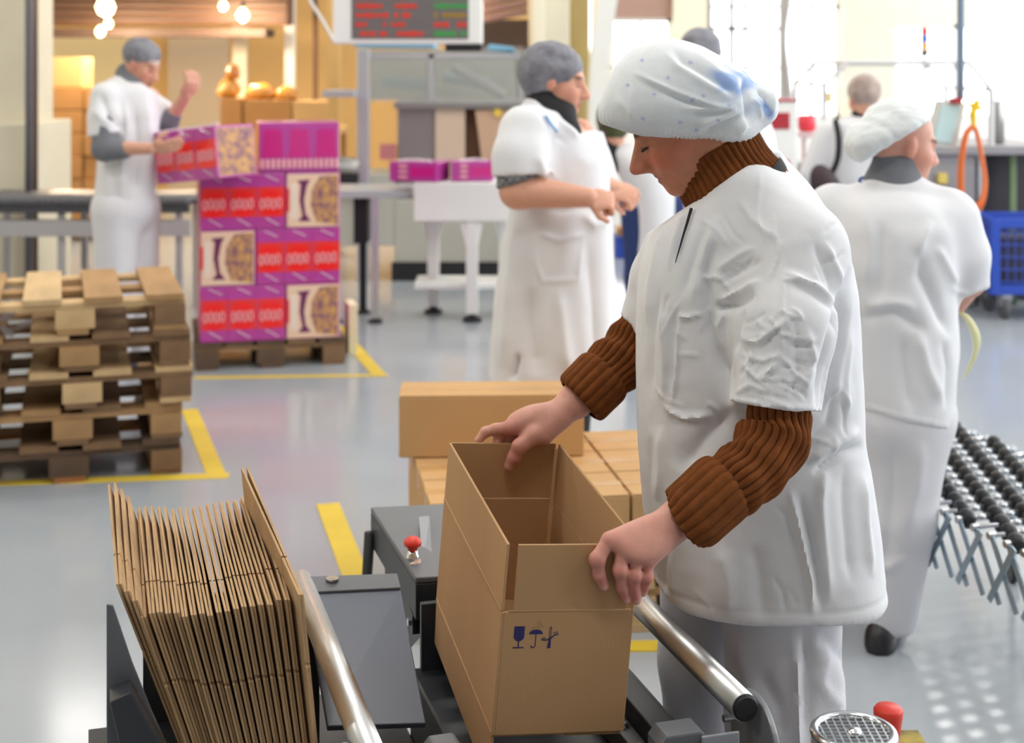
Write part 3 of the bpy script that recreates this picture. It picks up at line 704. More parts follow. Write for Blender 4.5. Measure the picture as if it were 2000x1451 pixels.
def bary_hand(S, wrist, f, n, side, size=1.0, curl=0.5, k=0.006):
    """a relaxed hand: f along the hand, n out of the back of the hand, thumb on side"""
    f = np.array(f, float); f /= np.linalg.norm(f); n = np.array(n, float); n -= f*(n @ f); n /= np.linalg.norm(n)
    t = np.cross(n, f)*side; z = size; w = np.array(wrist, float)
    S.ell(w+f*0.045*z, (0.050*z, 0.042*z, 0.017*z), np.stack([f, t, n], 1), 0.012)
    for i, (off, ln) in enumerate(((0.030, 0.072), (0.010, 0.080), (-0.010, 0.074), (-0.029, 0.058))):
        a = w+f*0.082*z+t*off*z; p = a; ang = 0.15
        for j, fr in enumerate((0.45, 0.32, 0.23)):
            ang += curl*(0.75 if j else 0.55); d = f*math.cos(ang)-n*math.sin(ang); q = p+d*ln*fr*z
            S.cap(p, q, (0.0098-0.0011*j)*z, (0.0090-0.0011*j)*z, k); p = q
    a = w+f*0.025*z+t*0.028*z-n*0.006*z; b = a+(f*0.55+t*0.65-n*0.35)*0.042*z; c = b+(f*0.8+t*0.1-n*0.45)*0.036*z
    S.cap(a, b, 0.014*z, 0.0115*z, 0.012); S.cap(b, c, 0.0110*z, 0.0095*z, k)
    return S
def joinm(*ms):
    vs, fs, o = [], [], 0
    for v, f in ms: vs.append(v); fs.append(f+o); o += len(v)
    return np.concatenate(vs), np.concatenate(fs)
def rib_tube(pts, rs, ribs=28, amp=0.0025, n=224, m=90, bump=None, round_ends=0.0, flat=None, close=False, taper=0.0):
    """knitted tube swept along a smooth path; rs are radii (a, b) in the sweep frame"""
    P = np.array(pts, float); R_ = np.array(rs, float)
    if R_.ndim == 1: R_ = np.stack([R_, R_], 1)
    t = np.linspace(0, 1, len(P)); tt = np.linspace(0, 1, m)
    def cr(A):
        o = np.zeros((m, A.shape[1])); L = len(A)
        for i, x in enumerate(tt):
            s_ = min(int(x*(L-1)), L-2); u = x*(L-1)-s_; p = [A[max(s_-1, 0)], A[s_], A[s_+1], A[min(s_+2, L-1)]]
            o[i] = 0.5*((2*p[1])+(-p[0]+p[2])*u+(2*p[0]-5*p[1]+4*p[2]-p[3])*u*u+(-p[0]+3*p[1]-3*p[2]+p[3])*u**3)
        return o
    C, RR = cr(P), cr(R_)
    T_ = np.gradient(C, axis=0); T_ /= np.linalg.norm(T_, axis=1, keepdims=True)
    ref = np.array([0, -1.0, 0]) if flat is None else np.array(flat, float); vs = np.zeros((m, n, 3)); a = np.arange(n)*2*math.pi/n
    for i in range(m):
        b1 = ref-T_[i]*(ref @ T_[i]); b1 /= np.linalg.norm(b1); b2 = np.cross(T_[i], b1)
        prof = amp*(np.abs(np.sin(a*ribs/2))**0.7-0.6)*min(1.0, (1-tt[i])/taper+0.15 if taper else 1.0)
        e = 1.0
        if round_ends: 
            q = min(tt[i], 1-tt[i])/round_ends; e = 1-(1-min(q, 1))**2.5*0.16
        ra, rb = RR[i]*e
        bmp = bump(tt[i], a) if bump else 0.0
        vs[i] = C[i]+((ra+prof+bmp)*np.cos(a))[:, None]*b1+((rb+prof+bmp)*np.sin(a))[:, None]*b2
    vs = vs.reshape(-1, 3); i, k = np.meshgrid(np.arange(m-1), np.arange(n), indexing='ij'); k2 = (k+1) % n
    fs = np.stack([i*n+k, i*n+k2, (i+1)*n+k2, (i+1)*n+k], -1).reshape(-1, 4)
    return vs, fs
def catm(P, n=24):
    P = np.array(P, float); out = []
    for i in range(len(P)-1):
        p = [P[max(i-1, 0)], P[i], P[i+1], P[min(i+2, len(P)-1)]]
        for u in np.linspace(0, 1, n, endpoint=False):
            out.append(0.5*((2*p[1])+(-p[0]+p[2])*u+(2*p[0]-5*p[1]+4*p[2]-p[3])*u*u+(-p[0]+3*p[1]-3*p[2]+p[3])*u**3))
    out.append(P[-1]); return np.array(out)
M_skin = mat('skin', (222, 172, 148), 0.52, attr='Col', var=0.10, scale=60, bump=0.05, bscale=420, sss=0.12)
M_cloth = mat('white_cotton', (232, 232, 236), 0.85, var=0.03, scale=14, bump=0.05, bscale=300)
M_cloth2 = mat('white_trousers', (226, 225, 231), 0.85, var=0.04, scale=10, bump=0.06, bscale=200)
M_net = mat('cap_white', (234, 238, 240), 0.8, var=0.05, scale=30, bump=0.15, bscale=60)
M_knit = mat('brown_knit', (130, 74, 35), 0.95, var=0.35, scale=40, bump=0.3, bscale=700, spec=0.2)
M_dark = mat('black_cloth', (28, 27, 32), 0.8)
M_shoe = mat('black_shoe', (34, 32, 38), 0.4)
def dir2(px0, py0, px1, py1):           # a line in the picture plane as a half-space through depth
    def f(x, y, z):
        u = 1000+F*x/y; v = HOR+F*(CAMH-z)/y
        nx, ny = (py1-py0), -(px1-px0); L = math.hypot(nx, ny)
        return ((u-px0)*nx+(v-py0)*ny)/L*2.7/F
    return f
# ---------------------------------------------------------------- the woman packing the carton
YC = 2.72
W1 = thing('person', 'woman in white tunic, brown ribbed roll-neck and white cap bending over the open carton', 'person', (0.44, 2.73, 0))
# tunic -----------------------------------------------------------
S = SDF(); rows = []
for py, l, r, ry, cy in ((294, 1484, 1518, 0.045, 2.72), (318, 1455, 1540, 0.05, 2.72), (350, 1385, 1572, 0.10, 2.72), (385, 1335, 1596, 0.150, 2.72), (430, 1285, 1622, 0.195, 2.72), (500, 1256, 1652, 0.215, 2.72),
                     (560, 1247, 1664, 0.222, 2.72), (650, 1244, 1670, 0.222, 2.72), (780, 1245, 1677, 0.222, 2.72), (850, 1247, 1677, 0.225, 2.72), (900, 1250, 1688, 0.228, 2.72),
                     (1000, 1258, 1704, 0.232, 2.72), (1100, 1270, 1718, 0.236, 2.72), (1180, 1280, 1730, 0.24, 2.72)):
    a, b = PX(l, py, YC), PX(r, py, YC); rows.append((a[2], (a[0]+b[0])/2, cy, (b[0]-a[0])/2, ry))
S.loft(rows, p=2.5)
HEM = 0.672
S.cut(lambda x, y, z: (HEM-0.02*(x-0.44))-z)
S.cap(PX(1470, 400, 2.60), PX(1548, 492, 2.555), 0.07, 0.088, 0.07)
nh_ = dir2(1412, 781, 1600, 805); S.cutchain([PX(1548, 488, 2.555), PX(1533, 640, 2.475), PX(1507, 840, 2.425)], [0.088, 0.085, 0.076], lambda x, y, z: -nh_(x, y, z), 0.028)
fh_ = dir2(1208, 612, 1262, 662); S.cutchain([PX(1345, 468, 2.86), PX(1300, 545, 2.895), PX(1257, 672, 2.90)], [0.082, 0.068, 0.063], lambda x, y, z: -fh_(x, y, z), 0.03)
neck_line = dir2(1500, 296, 1338, 406)
S.cut(lambda x, y, z: np.where((z > PX(0, 520, 2.72)[2]), -neck_line(x, y, z), -1.0))
tv, tf = S.mesh(0.0047, 1)
FO = []
def fo(pts, wd, amp): FO.append((pts, wd, amp))
# armhole valleys
fo([(1400, 470), (1375, 530), (1384, 641), (1419, 735), (1425, 790)], 16, -0.016)
fo([(1662, 520), (1640, 610), (1614, 704), (1597, 808)], 11, -0.016); fo([(1668, 560), (1652, 640), (1636, 720), (1625, 800)], 12, 0.006)
# sleeve wrinkles
fo([(1366, 543), (1405, 541), (1432, 572)], 7, 0.006); fo([(1398, 590), (1454, 568), (1487, 546)], 8, 0.009); fo([(1392, 604), (1440, 592), (1476, 570)], 11, -0.012)
fo([(1527, 496), (1528, 620), (1524, 715)], 5, 0.004); fo([(1531, 532), (1590, 556), (1643, 596)], 8, 0.007); fo([(1540, 548), (1590, 575), (1638, 610)], 10, -0.006)
fo([(1420, 600), (1400, 640), (1410, 690)], 8, 0.006); fo([(1452, 600), (1442, 650), (1436, 690)], 7, -0.006)
fo([(1440, 660), (1480, 668), (1520, 640), (1552, 612)], 7, 0.006); fo([(1445, 690), (1490, 705), (1530, 690)], 6, 0.005); fo([(1450, 705), (1478, 740), (1500, 725), (1525, 705)], 6, 0.005)
fo([(1440, 735), (1470, 712), (1455, 680)], 5, -0.005); fo([(1430, 770), (1470, 752), (1500, 770)], 7, 0.005); fo([(1575, 640), (1590, 700), (1570, 770)], 9, 0.006); fo([(1555, 650), (1560, 720), (1545, 790)], 9, -0.005)
fo([(1478, 480), (1440, 500), (1395, 530)], 9, 0.005); fo([(1490, 505), (1450, 530), (1420, 545)], 8, -0.005); fo([(1610, 470), (1640, 540), (1650, 590)], 9, 0.006); fo([(1590, 470), (1620, 550), (1632, 600)], 9, -0.006)
fo([(1418, 776), (1480, 788), (1540, 797), (1594, 800)], 6, 0.004)
# shoulder and chest
fo([(1485, 330), (1478, 420), (1500, 480)], 5, 0.003); fo([(1440, 385), (1470, 430), (1520, 470)], 10, 0.005); fo([(1400, 420), (1370, 520), (1350, 600)], 12, 0.006); fo([(1380, 430), (1345, 530), (1335, 580)], 10, -0.006)
fo([(1350, 405), (1332, 460), (1319, 512)], 5, -0.012); fo([(1338, 410), (1318, 470), (1306, 530)], 8, 0.006); fo([(1300, 430), (1280, 500), (1268, 560), (1264, 640)], 9, 0.005); fo([(1290, 560), (1275, 660), (1270, 780)], 10, -0.005)
fo([(1290, 590), (1298, 700), (1300, 788)], 9, 0.007); fo([(1318, 600), (1310, 700), (1308, 770)], 9, -0.006)
# pocket
fo([(1322, 616), (1345, 620), (1372, 612)], 5, 0.006); fo([(1327, 613), (1324, 700), (1314, 795)], 4, 0.005); fo([(1296, 780), (1312, 805), (1340, 816), (1395, 812)], 7, 0.008); fo([(1300, 800), (1325, 826), (1390, 828)], 7, -0.006)
# skirt
fo([(1435, 800), (1370, 865), (1325, 920)], 26, -0.012); fo([(1270, 850), (1266, 950), (1275, 1050)], 9, -0.005); fo([(1290, 830), (1292, 920), (1285, 980)], 12, 0.007)
fo([(1540, 950), (1562, 1040), (1582, 1130), (1588, 1208)], 6, 0.009); fo([(1562, 960), (1585, 1050), (1602, 1140), (1604, 1200)], 9, -0.010); fo([(1510, 985), (1538, 1010), (1560, 1080)], 7, -0.003)
fo([(1575, 905), (1630, 868), (1680, 838)], 14, 0.010); fo([(1585, 925), (1640, 890), (1688, 868)], 10, -0.012); fo([(1612, 900), (1602, 980), (1610, 1080), (1620, 1180)], 14, 0.008); fo([(1650, 900), (1650, 1000), (1662, 1150)], 18, -0.006)
fo([(1685, 920), (1690, 1020), (1702, 1130)], 10, 0.008); fo([(1630, 760), (1618, 830), (1560, 880)], 14, -0.008); fo([(1660, 640), (1650, 740), (1655, 820)], 12, 0.006)
fo([(1400, 1060), (1420, 1130), (1425, 1210)], 22, 0.008); fo([(1470, 1060), (1485, 1130), (1490, 1214)], 22, -0.007); fo([(1330, 1030), (1318, 1100), (1322, 1180)], 16, 0.007); fo([(1300, 1060), (1296, 1120), (1300, 1160)], 9, -0.006)
fo([(1545, 870), (1490, 900), (1450, 960)], 14, 0.006)
rw = random.Random(4)
for (x0, x1, y0, y1, n, am) in ((1435, 1570, 610, 780, 26, 0.0045), (1400, 1630, 440, 600, 12, 0.0036), (1280, 1400, 450, 800, 8, 0.0034), (1570, 1660, 660, 890, 7, 0.0040), (1290, 1560, 1000, 1180, 5, 0.003)):
    for _ in range(n):
        a = rw.uniform(0, 3.14); L = rw.uniform(18, 46); x, y = rw.uniform(x0, x1), rw.uniform(y0, y1); b = a+rw.uniform(-0.5, 0.5)
        fo([(x-L*math.cos(a), y-L*math.sin(a)), (x, y), (x+L*math.cos(b), y+L*math.sin(b))], rw.uniform(3.0, 5.0), am*rw.choice((-1, 1))*rw.uniform(0.5, 1.0))
tv = folds(tv, tf, [(a, b*0.8, c*1.15) for a, b, c in FO])
nr = vnormals(tv, tf); px_, py_ = proj(tv); zh = tv[:, 2]-(HEM-0.02*(tv[:, 0]-0.44))
tv = tv-nr*(0.0016*np.exp(-((zh-0.022)/0.005)**2)*(tv[:, 2] < 0.75))[:, None]
tv = tv+nr*(0.0010*wob(tv, 22, 1, sc=(1, 1, 0.5))+0.0004*wob(tv, 60, 3))[:, None]
hz = np.clip((HEM+0.10-tv[:, 2])/0.10, 0, 1); tv = tv+nr*(0.010*hz*wob(tv, 9, 2, sc=(1, 1, 0.1)))[:, None]
tunic = part(W1, 'tunic', (tv, tf), M_cloth, world=True, smooth=True, label='white short-sleeved cotton tunic')
# stitched hem lines and front slit
px_, py_ = proj(tv)
def on_cloth(a, b, r=7):
    m = np.hypot(px_-a, py_-b) < r; return PX(a, b, tv[m][:, 1].min()-0.001)
sl_ = catm([on_cloth(*q) for q in ((1350, 408), (1343, 432), (1335, 458), (1327, 486), (1319, 513))], 5)
part(tunic, 'neck_slit_shade', MB().tube(sl_, [0.0034-0.0026*i/(len(sl_)-1) for i in range(len(sl_))], 8), M_dark, world=True, label='open front slit with its dark gap painted as a strip')  # black strip laid along the slit as the shade of its gap
# trousers ----------------------------------------------------------
S = SDF()
S.chain([(0.49, 2.65, 0.84), (0.492, 2.60, 0.46), (0.485, 2.61, 0.06)], [0.118, 0.100, 0.088], 0.03)
S.chain([(0.42, 2.84, 0.86), (0.395, 2.85, 0.46), (0.400, 2.86, 0.06)], [0.13, 0.100, 0.088], 0.03)
S.ell((0.47, 2.73, 0.86), (0.16, 0.17, 0.14), None, 0.05)
S.cut(lambda x, y, z: 0.045-z); S.cut(lambda x, y, z: z-0.95)
v, f = S.mesh(0.009, 2)
v = folds(v, f, [([(1545, 1215), (1555, 1300), (1560, 1451), (1560, 1600)], 7, 0.010), ([(1570, 1215), (1578, 1300), (1580, 1451)], 9, -0.010), ([(1620, 1250), (1600, 1330), (1640, 1400)], 14, 0.010),
              ([(1600, 1240), (1640, 1280), (1670, 1260)], 12, -0.010), ([(1440, 1230), (1460, 1330), (1500, 1420)], 18, 0.008), ([(1480, 1300), (1520, 1380), (1530, 1451)], 14, -0.008), ([(1640, 1300), (1630, 1380), (1600, 1451)], 12, 0.008)])
n_ = vnormals(v, f); v = v+n_*(0.004*wob(v, 11, 4, sc=(1, 1, 0.4)))[:, None]
part(W1, 'trousers', (v, f), M_cloth2, world=True, smooth=True, label='white cotton trousers')
for (x, y) in ((0.455, 2.60), (0.365, 2.86)):
    S = SDF().cap((x+0.05, y, 0.045), (x-0.08, y-0.01, 0.036), 0.044, 0.034, 0.02).ell((x+0.03, y, 0.05), (0.06, 0.042, 0.05), None, 0.02)
    S.cut(lambda x_, y_, z_: 0.002-z_)
    part(W1, 'shoe', S.mesh(0.007, 1), M_shoe, world=True, smooth=True, label='black work shoe')
# head, neck, arms and hands: one body mesh ---------------------------
upv = np.array([-0.489, 0.0, 0.872]); fwv = np.array([-0.872, 0.14, -0.489])
HM = frame(fwv, upv); SCH = 0.97
eye = PX(1254, 286, 2.64); HC = eye-HM @ (np.array([0.089, 0.032, -0.003])*SCH)
S = SDF(); head_sdf(S, HC, HM, SCH, ears=False, nose=1.06)
nb = PX(1452, 392, 2.70)
S.chain([HC+HM @ np.array([-0.03, 0, -0.05]), nb, nb+[0.02, 0, -0.12]], [0.054, 0.054, 0.09], 0.02)
hv, hf = S.mesh(0.0026, 1)
# torso and limbs hidden under the clothes keep the body whole
S = SDF(); S.chain([nb+[0.01, 0, -0.04], (0.45, 2.72, 1.25), (0.46, 2.72, 0.95)], [0.08, 0.14, 0.14], 0.05)
for L in ([nb+[0.0, -0.06, -0.06], PX(1545, 492, 2.56), PX(1522, 850, 2.412), PX(1400, 967, 2.352)], [nb+[-0.02, 0.04, -0.10], PX(1350, 495, 2.84), PX(1256, 650, 2.892), PX(1170, 742, 2.855)]):
    S.chain(L, [0.06, 0.048, 0.040, 0.033], 0.02)
for L in ([(0.49, 2.66, 0.9), (0.492, 2.60, 0.46), (0.485, 2.61, 0.08)], [(0.42, 2.84, 0.9), (0.395, 2.85, 0.46), (0.40, 2.86, 0.08)]): S.chain(L, [0.09, 0.06, 0.045], 0.03)
bv, bf = S.mesh(0.012, 1)
# hands ---------------------------------------------------------------
def on_front(px, py, off):                # point at this pixel, off metres before the carton's front
    d = PX(px, py, 1.0)-np.array([0, 0, CAMH]); o = np.array([0, 0, CAMH]); t = ((Bo-o) @ yb)/(d @ yb); p = o+d*t
    return p-yb*off
def on_back(px, py, off):                 # same for the far end's inner face
    d = PX(px, py, 1.0)-np.array([0, 0, CAMH]); o = np.array([0, 0, CAMH]); t = ((Bo+yb*(BL_-T)-o) @ yb)/(d @ yb); p = o+d*t
    return p-yb*off
S = SDF()
wr_ = PX(1322, 1018, 2.335); el_ = PX(1420, 952, 2.362)
S.cap(el_, PX(1362, 988, 2.345), 0.040, 0.034, 0.02); S.cap(PX(1362, 988, 2.345), wr_, 0.034, 0.0275, 0.02)
S.cap(wr_+[0.0, 0.012, 0.0], PX(1300, 1034, 2.335), 0.0270, 0.026, 0.02)
mcp = [on_front(1188, 1052, 0.006), on_front(1213, 1062, 0.012), on_front(1238, 1078, 0.014), on_front(1262, 1092, 0.012)]
for i, q in enumerate(mcp): S.cap(PX(1312, 1016+i*7, 2.330-0.003*i), q, 0.021-0.001*i, 0.0135-0.0007*i, 0.014)
S.ell((wr_+mcp[1]+mcp[2])/3, (0.050, 0.030, 0.017), frame(mcp[1]-wr_, (0, -0.6, 0.8)), 0.02)
fing = [[(1188, 1052, .006), (1162, 1086, .012), (1166, 1116, .013), (1176, 1138, .011)],
        [(1213, 1062, .012), (1204, 1104, .019), (1210, 1140, .014), (1220, 1164, .010)],
        [(1238, 1078, .014), (1231, 1114, .019), (1234, 1146, .014), (1239, 1166, .010)],
        [(1262, 1092, .012), (1256, 1118, .016), (1254, 1138, .012), (1252, 1151, .010)]]
frad = [(.0120, .0114, .0100, .0084), (.0116, .0106, .0095, .0082), (.0110, .0102, .0092, .0080), (.0102, .0092, .0083, .0074)]
for g, r in zip(fing, frad): S.chain([on_front(*q) for q in g], r, 0.003)
for g, r in zip(fing, frad): S.ell(on_front(g[1][0], g[1][1], g[1][2]+0.002), (r[1]*1.12,)*3, None, 0.006)
# thumb inside the carton behind the flap
S.cap(PX(1290, 1040, 2.345), on_front(1225, 1072, -0.030), 0.017, 0.0135, 0.012); S.cap(on_front(1225, 1072, -0.030), on_front(1205, 1108, -0.020), 0.0128, 0.0105, 0.006)
h1v, h1f = S.mesh(0.0018, 1)
S = SDF()
wr2 = PX(1098, 803, 2.815)
S.cap(PX(1170, 740, 2.86), PX(1125, 782, 2.835), 0.037, 0.031, 0.02); S.cap(PX(1125, 782, 2.835), wr2, 0.031, 0.0265, 0.02)
ix, md_, rg, pk = on_back(1000, 836, -0.004), on_back(1012, 832, -0.024), on_back(1030, 833, -0.042), on_back(1048, 838, -0.058)
for i, q in enumerate((ix, md_, rg, pk)): S.cap(PX(1090+i*3, 806+i*3, 2.812+0.010*i), q, 0.022-0.001*i, 0.0140-0.0005*i, 0.014)
S.ell((wr2*1.2+ix+md_)/3.2, (0.045, 0.026, 0.026), frame(ix-wr2, (0, 0, 1)), 0.02)
S.chain([ix, on_back(972, 844, -0.018), on_back(952, 850, -0.020), on_back(938, 866, -0.018)], (.0128, .0112, .0098, .0082), 0.005)
for j, q in enumerate((md_, rg, pk)):
    b_ = on_back(980+j*20, 858+j*2, -0.022-0.004*j); S.chain([q, b_, on_back(968+j*22, 892-j*3, -0.016)], (.0122, .0108, .0088), 0.005)
S.cap(PX(1082, 818, 2.80), on_back(1040, 846, 0.012), 0.021, 0.0185, 0.012)
S.chain([on_back(1040, 846, 0.012), on_back(1010, 866, 0.020), on_back(1001, 888, 0.017), on_back(992, 906, 0.013)], (.0180, .0142, .0128, .0108), 0.008)
S.cap(PX(1088, 822, 2.80), on_back(1062, 852, 0.006), 0.021, 0.015, 0.014)
h2v, h2f = S.mesh(0.0020, 1)
av, af = joinm((hv, hf), (bv, bf), (h1v, h1f), (h2v, h2f))
cols = skin_cols(av, HC, HM, SCH, base=(208, 138, 106), blush=(214, 92, 66))
nh = len(hv)+len(bv)
hp = np.array(lin((220, 158, 140))[:3]); cols[nh:] = hp
ht = av[nh:]
# knuckles and finger ends run pinker, nails paler
def tint(pts, rad, col, wgt):
    global cols
    for p in pts:
        g = wgt*np.exp(-((av-np.array(p))**2).sum(1)/rad**2); cols = cols*(1-g[:, None])+np.array(lin(col)[:3])*g[:, None]
tint(mcp+[on_front(g[1][0], g[1][1], g[1][2]+0.008) for g in fing], 0.014, (204, 118, 108), 0.6)
tint([on_front(g[3][0], g[3][1], g[3][2]) for g in fing]+[on_front(g[2][0], g[2][1], g[2][2]) for g in fing], 0.018, (206, 122, 112), 0.6)
tint([on_front(g[3][0]-1, g[3][1]+2, g[3][2]+0.006) for g in fing], 0.0055, (232, 184, 168), 0.9)
tint([on_back(1010, 866, 0.02), on_back(1001, 888, 0.02), ix], 0.02, (194, 112, 102), 0.6); tint([on_back(991, 905, 0.022)], 0.007, (226, 172, 150), 0.9)
body = part(W1, 'body', (av, af), M_skin, world=True, smooth=True, cols=cols, label='bare face and hands')
# lashes of the lowered eye
for s_ in (1,):
    pts = [HC+HM @ (np.array([0.0925-0.0035*abs(t)-0.010*max(t, 0)**2, 0.032+0.0155*t, -0.0080-0.002*(1-t*t)])*SCH) for t in np.linspace(-0.9, 1, 11)]
    part(body, 'eyelash', MB().tube([p+HM @ np.array([0.0012, 0, -0.001]) for p in pts], [0.0008+0.0017*math.sin(math.pi*(i+1)/12) for i in range(11)], 6), mat('lash', (40, 26, 24), 0.7), world=True, smooth=True)
# knitted sleeves, cuffs, roll-neck ------------------------------------
sw = []
def bumpn(t, a): return 0.011*np.clip(np.cos(a-2.6), 0, 1)**1.5*np.sin(t*6.28*2.6+0.4)*np.exp(-((t-0.42)/0.30)**2)+0.0022*np.sin(t*30+3*np.cos(a))
v1 = rib_tube([PX(1519, 740, 2.44), PX(1519, 800, 2.425), PX(1516, 852, 2.41), PX(1478, 905, 2.385), PX(1440, 938, 2.365), PX(1395, 972, 2.350)], [0.050, 0.052, 0.056, 0.055, 0.053, 0.047], 24, 0.0058, 240, 110, bumpn)
part(W1, 'sleeve', v1, M_knit, world=True, smooth=True, label='brown ribbed knitted sleeve of the near arm')
v1 = rib_tube([PX(1421, 944, 2.362), PX(1410, 953, 2.358), PX(1375, 985, 2.345), PX(1346, 1011, 2.335), PX(1340, 1016, 2.334)], [0.050, 0.0575, 0.0570, 0.0555, 0.046], 20, 0.0042, 220, 60)
part(W1, 'cuff', v1, M_knit, world=True, smooth=True, label='turned-back knitted cuff of the near arm')
def bumpf(t, a): return 0.004*np.sin(t*22+2*np.cos(a))*np.exp(-((t-0.5)/0.3)**2)
v1 = rib_tube([PX(1270, 600, 2.90), PX(1254, 645, 2.895), PX(1222, 692, 2.88), PX(1185, 728, 2.862), PX(1155, 757, 2.848)], [0.043, 0.050, 0.055, 0.055, 0.048], 24, 0.0056, 240, 90, bumpf)
part(W1, 'sleeve', v1, M_knit, world=True, smooth=True, label='brown ribbed knitted sleeve of the far arm')
v1 = rib_tube([PX(1186, 727, 2.862), PX(1178, 735, 2.858), PX(1157, 756, 2.848), PX(1136, 777, 2.840), PX(1130, 783, 2.838)], [0.051, 0.0590, 0.0590, 0.0575, 0.047], 20, 0.0042, 220, 60)
part(W1, 'cuff', v1, M_knit, world=True, smooth=True, label='turned-back knitted cuff of the far arm')
ndir = np.array([-0.553, 0.0, 0.833]); nbase = PX(1436, 366, 2.685)
ring = [(0.0, 0.098, 0.092), (0.035, 0.093, 0.089), (0.065, 0.090, 0.086), (0.086, 0.087, 0.083), (0.092, 0.082, 0.078)]
v1 = rib_tube([nbase-ndir*0.03]+[nbase+ndir*q for q, _, _ in ring], [(0.092, 0.098)]+[(b, a) for _, a, b in ring], 44, 0.0046, 352, 40, lambda t, a: 0.003*np.sin(t*9+2*np.sin(a)), taper=0.35)
part(W1, 'roll_neck', v1, M_knit, world=True, smooth=True, label='brown ribbed roll-neck collar')
v1 = rib_tube([nbase-ndir*0.020, nbase-ndir*0.002, nbase+ndir*0.004], [(0.0955, 0.1010), (0.0965, 0.1015), (0.0945, 0.0995)], 2, 0.0, 96, 8)
part(W1, 'collar_band', v1, M_dark, world=True, smooth=True, label='dark under-collar edge')
# bouffant cap ----------------------------------------------------------
S = SDF(); q = 2.66/F
S.ell(PX(1300, 186, 2.66), (112*q, 0.105, 112*q), None, 0.03)
S.ell(PX(1262, 208, 2.66), (78*q, 0.098, 66*q), None, 0.04)
S.ell(PX(1382, 196, 2.66), (104*q, 0.100, 86*q), frame((0.93, 0, -0.36), (0, 0, 1)), 0.04)
S.ell(PX(1486, 207, 2.65), (35*q, 0.042, 40*q), None, 0.020)
S.cap(PX(1205, 226, 2.66), PX(1240, 236, 2.66), 0.030, 0.055, 0.03)
S.ell(PX(1430, 240, 2.66), (46*q, 0.075, 40*q), None, 0.03)
rim = dir2(1184, 243, 1300, 281); rim2 = dir2(1225, 263, 1478, 284)
S.cut(lambda x, y, z: np.maximum(-rim(x, y, z), -rim2(x, y, z)))
cv, cf = S.mesh(0.0034, 1)
CF = [([(1236, 140), (1275, 160), (1330, 184), (1385, 203), (1440, 214)], 5, 0.006), ([(1240, 150), (1290, 178), (1340, 197), (1400, 212)], 7, -0.006),
      ([(1300, 100), (1322, 128), (1370, 158), (1430, 192)], 7, 0.007), ([(1312, 92), (1335, 120), (1380, 148), (1440, 186)], 8, -0.007), ([(1345, 96), (1390, 128), (1450, 176)], 10, 0.005),
      ([(1340, 222), (1390, 222), (1435, 215)], 6, -0.006), ([(1330, 212), (1390, 214), (1440, 208)], 6, 0.004), ([(1370, 262), (1420, 238), (1455, 222)], 6, -0.007), ([(1360, 250), (1410, 228), (1448, 216)], 7, 0.005),
      ([(1440, 268), (1458, 245), (1464, 222)], 6, 0.006), ([(1452, 150), (1458, 185), (1462, 215), (1460, 250)], 7, -0.012), ([(1478, 170), (1496, 190), (1500, 220)], 5, -0.010), ([(1466, 190), (1482, 205), (1486, 235)], 5, 0.006), ([(1508, 170), (1514, 200), (1506, 230)], 4, 0.004),
      ([(1200, 190), (1230, 215), (1250, 250)], 9, 0.003), ([(1232, 160), (1234, 210), (1226, 255)], 5, 0.002), ([(1190, 240), (1260, 268), (1340, 275), (1420, 272)], 6, -0.004)]
cv = folds(cv, cf, CF); n_ = vnormals(cv, cf)
px_, py_ = proj(cv)
rimd = np.clip(1-np.minimum(np.abs(rim(cv[:, 0], cv[:, 1], cv[:, 2])), np.abs(rim2(cv[:, 0], cv[:, 1], cv[:, 2])))/0.018, 0, 1)
ang = np.arctan2(cv[:, 1]-2.66, cv[:, 0]-0.30)
cv = cv+n_*(0.0016*wob(cv, 24, 2)+0.0004*wob(cv, 80, 4)+0.0020*rimd*np.sin(ang*70+2*wob(cv, 20, 1)))[:, None]
cc = np.tile(np.array(lin((238, 242, 246))[:3]), (len(cv), 1))
def tintc(p, rad, col, wgt):
    global cc
    g = wgt*np.clip(1.3*np.exp(-((cv-np.array(p))**2).sum(1)/rad**2), 0, 1); cc = cc*(1-g[:, None])+np.array(lin(col)[:3])*g[:, None]
blot = np.clip(wob(cv, 55, 5)*1.4+0.3, 0, 1)*np.exp(-(((px_-1436)/44)**2+((py_-150)/36)**2))*1.3; blot += np.clip(wob(cv, 40, 1)*1.3+0.35, 0, 1)*np.exp(-(((px_-1500)/20)**2+((py_-212)/24)**2))*1.1
blot += np.clip(wob(cv, 60, 2)*1.3+0.2, 0, 1)*np.exp(-(((px_-1425)/22)**2+((py_-172)/12)**2))+0.6*np.clip(wob(cv, 40, 3)+0.4, 0, 1)*np.exp(-(((px_-1462)/22)**2+((py_-205)/16)**2))
blot = np.clip(blot*1.25, 0, 0.85)*(cv[:, 1] < 2.70); cc = cc*(1-blot[:, None])+np.array(lin((146, 178, 232))[:3])*blot[:, None]
nrm_near = cv[:, 1] < 2.66
for (a, b) in ((1348, 122), (1305, 152), (1278, 184), (1374, 187), (1352, 196), (1256, 232), (1328, 239), (1403, 236), (1424, 206), (1360, 255), (1226, 166), (1254, 118)):
    g = np.clip(1.5*np.exp(-(((px_-a)/2.6)**2+((py_-b)/2.4)**2)), 0, 0.5)*nrm_near; cc = cc*(1-g[:, None])+np.array(lin((120, 152, 222))[:3])*g[:, None]
M_capc = mat('cap_fleece', (240, 243, 246), 0.85, attr='Col', var=0.05, scale=40, bump=0.08, bscale=220, sss=0.35)
M_capc.node_tree.nodes['Principled BSDF'].inputs['Subsurface Radius'].default_value = (0.03, 0.03, 0.03)
part(W1, 'cap', (cv, cf), M_capc, world=True, smooth=True, cols=cc, label='white bouffant cap with blue stains and gathered back')
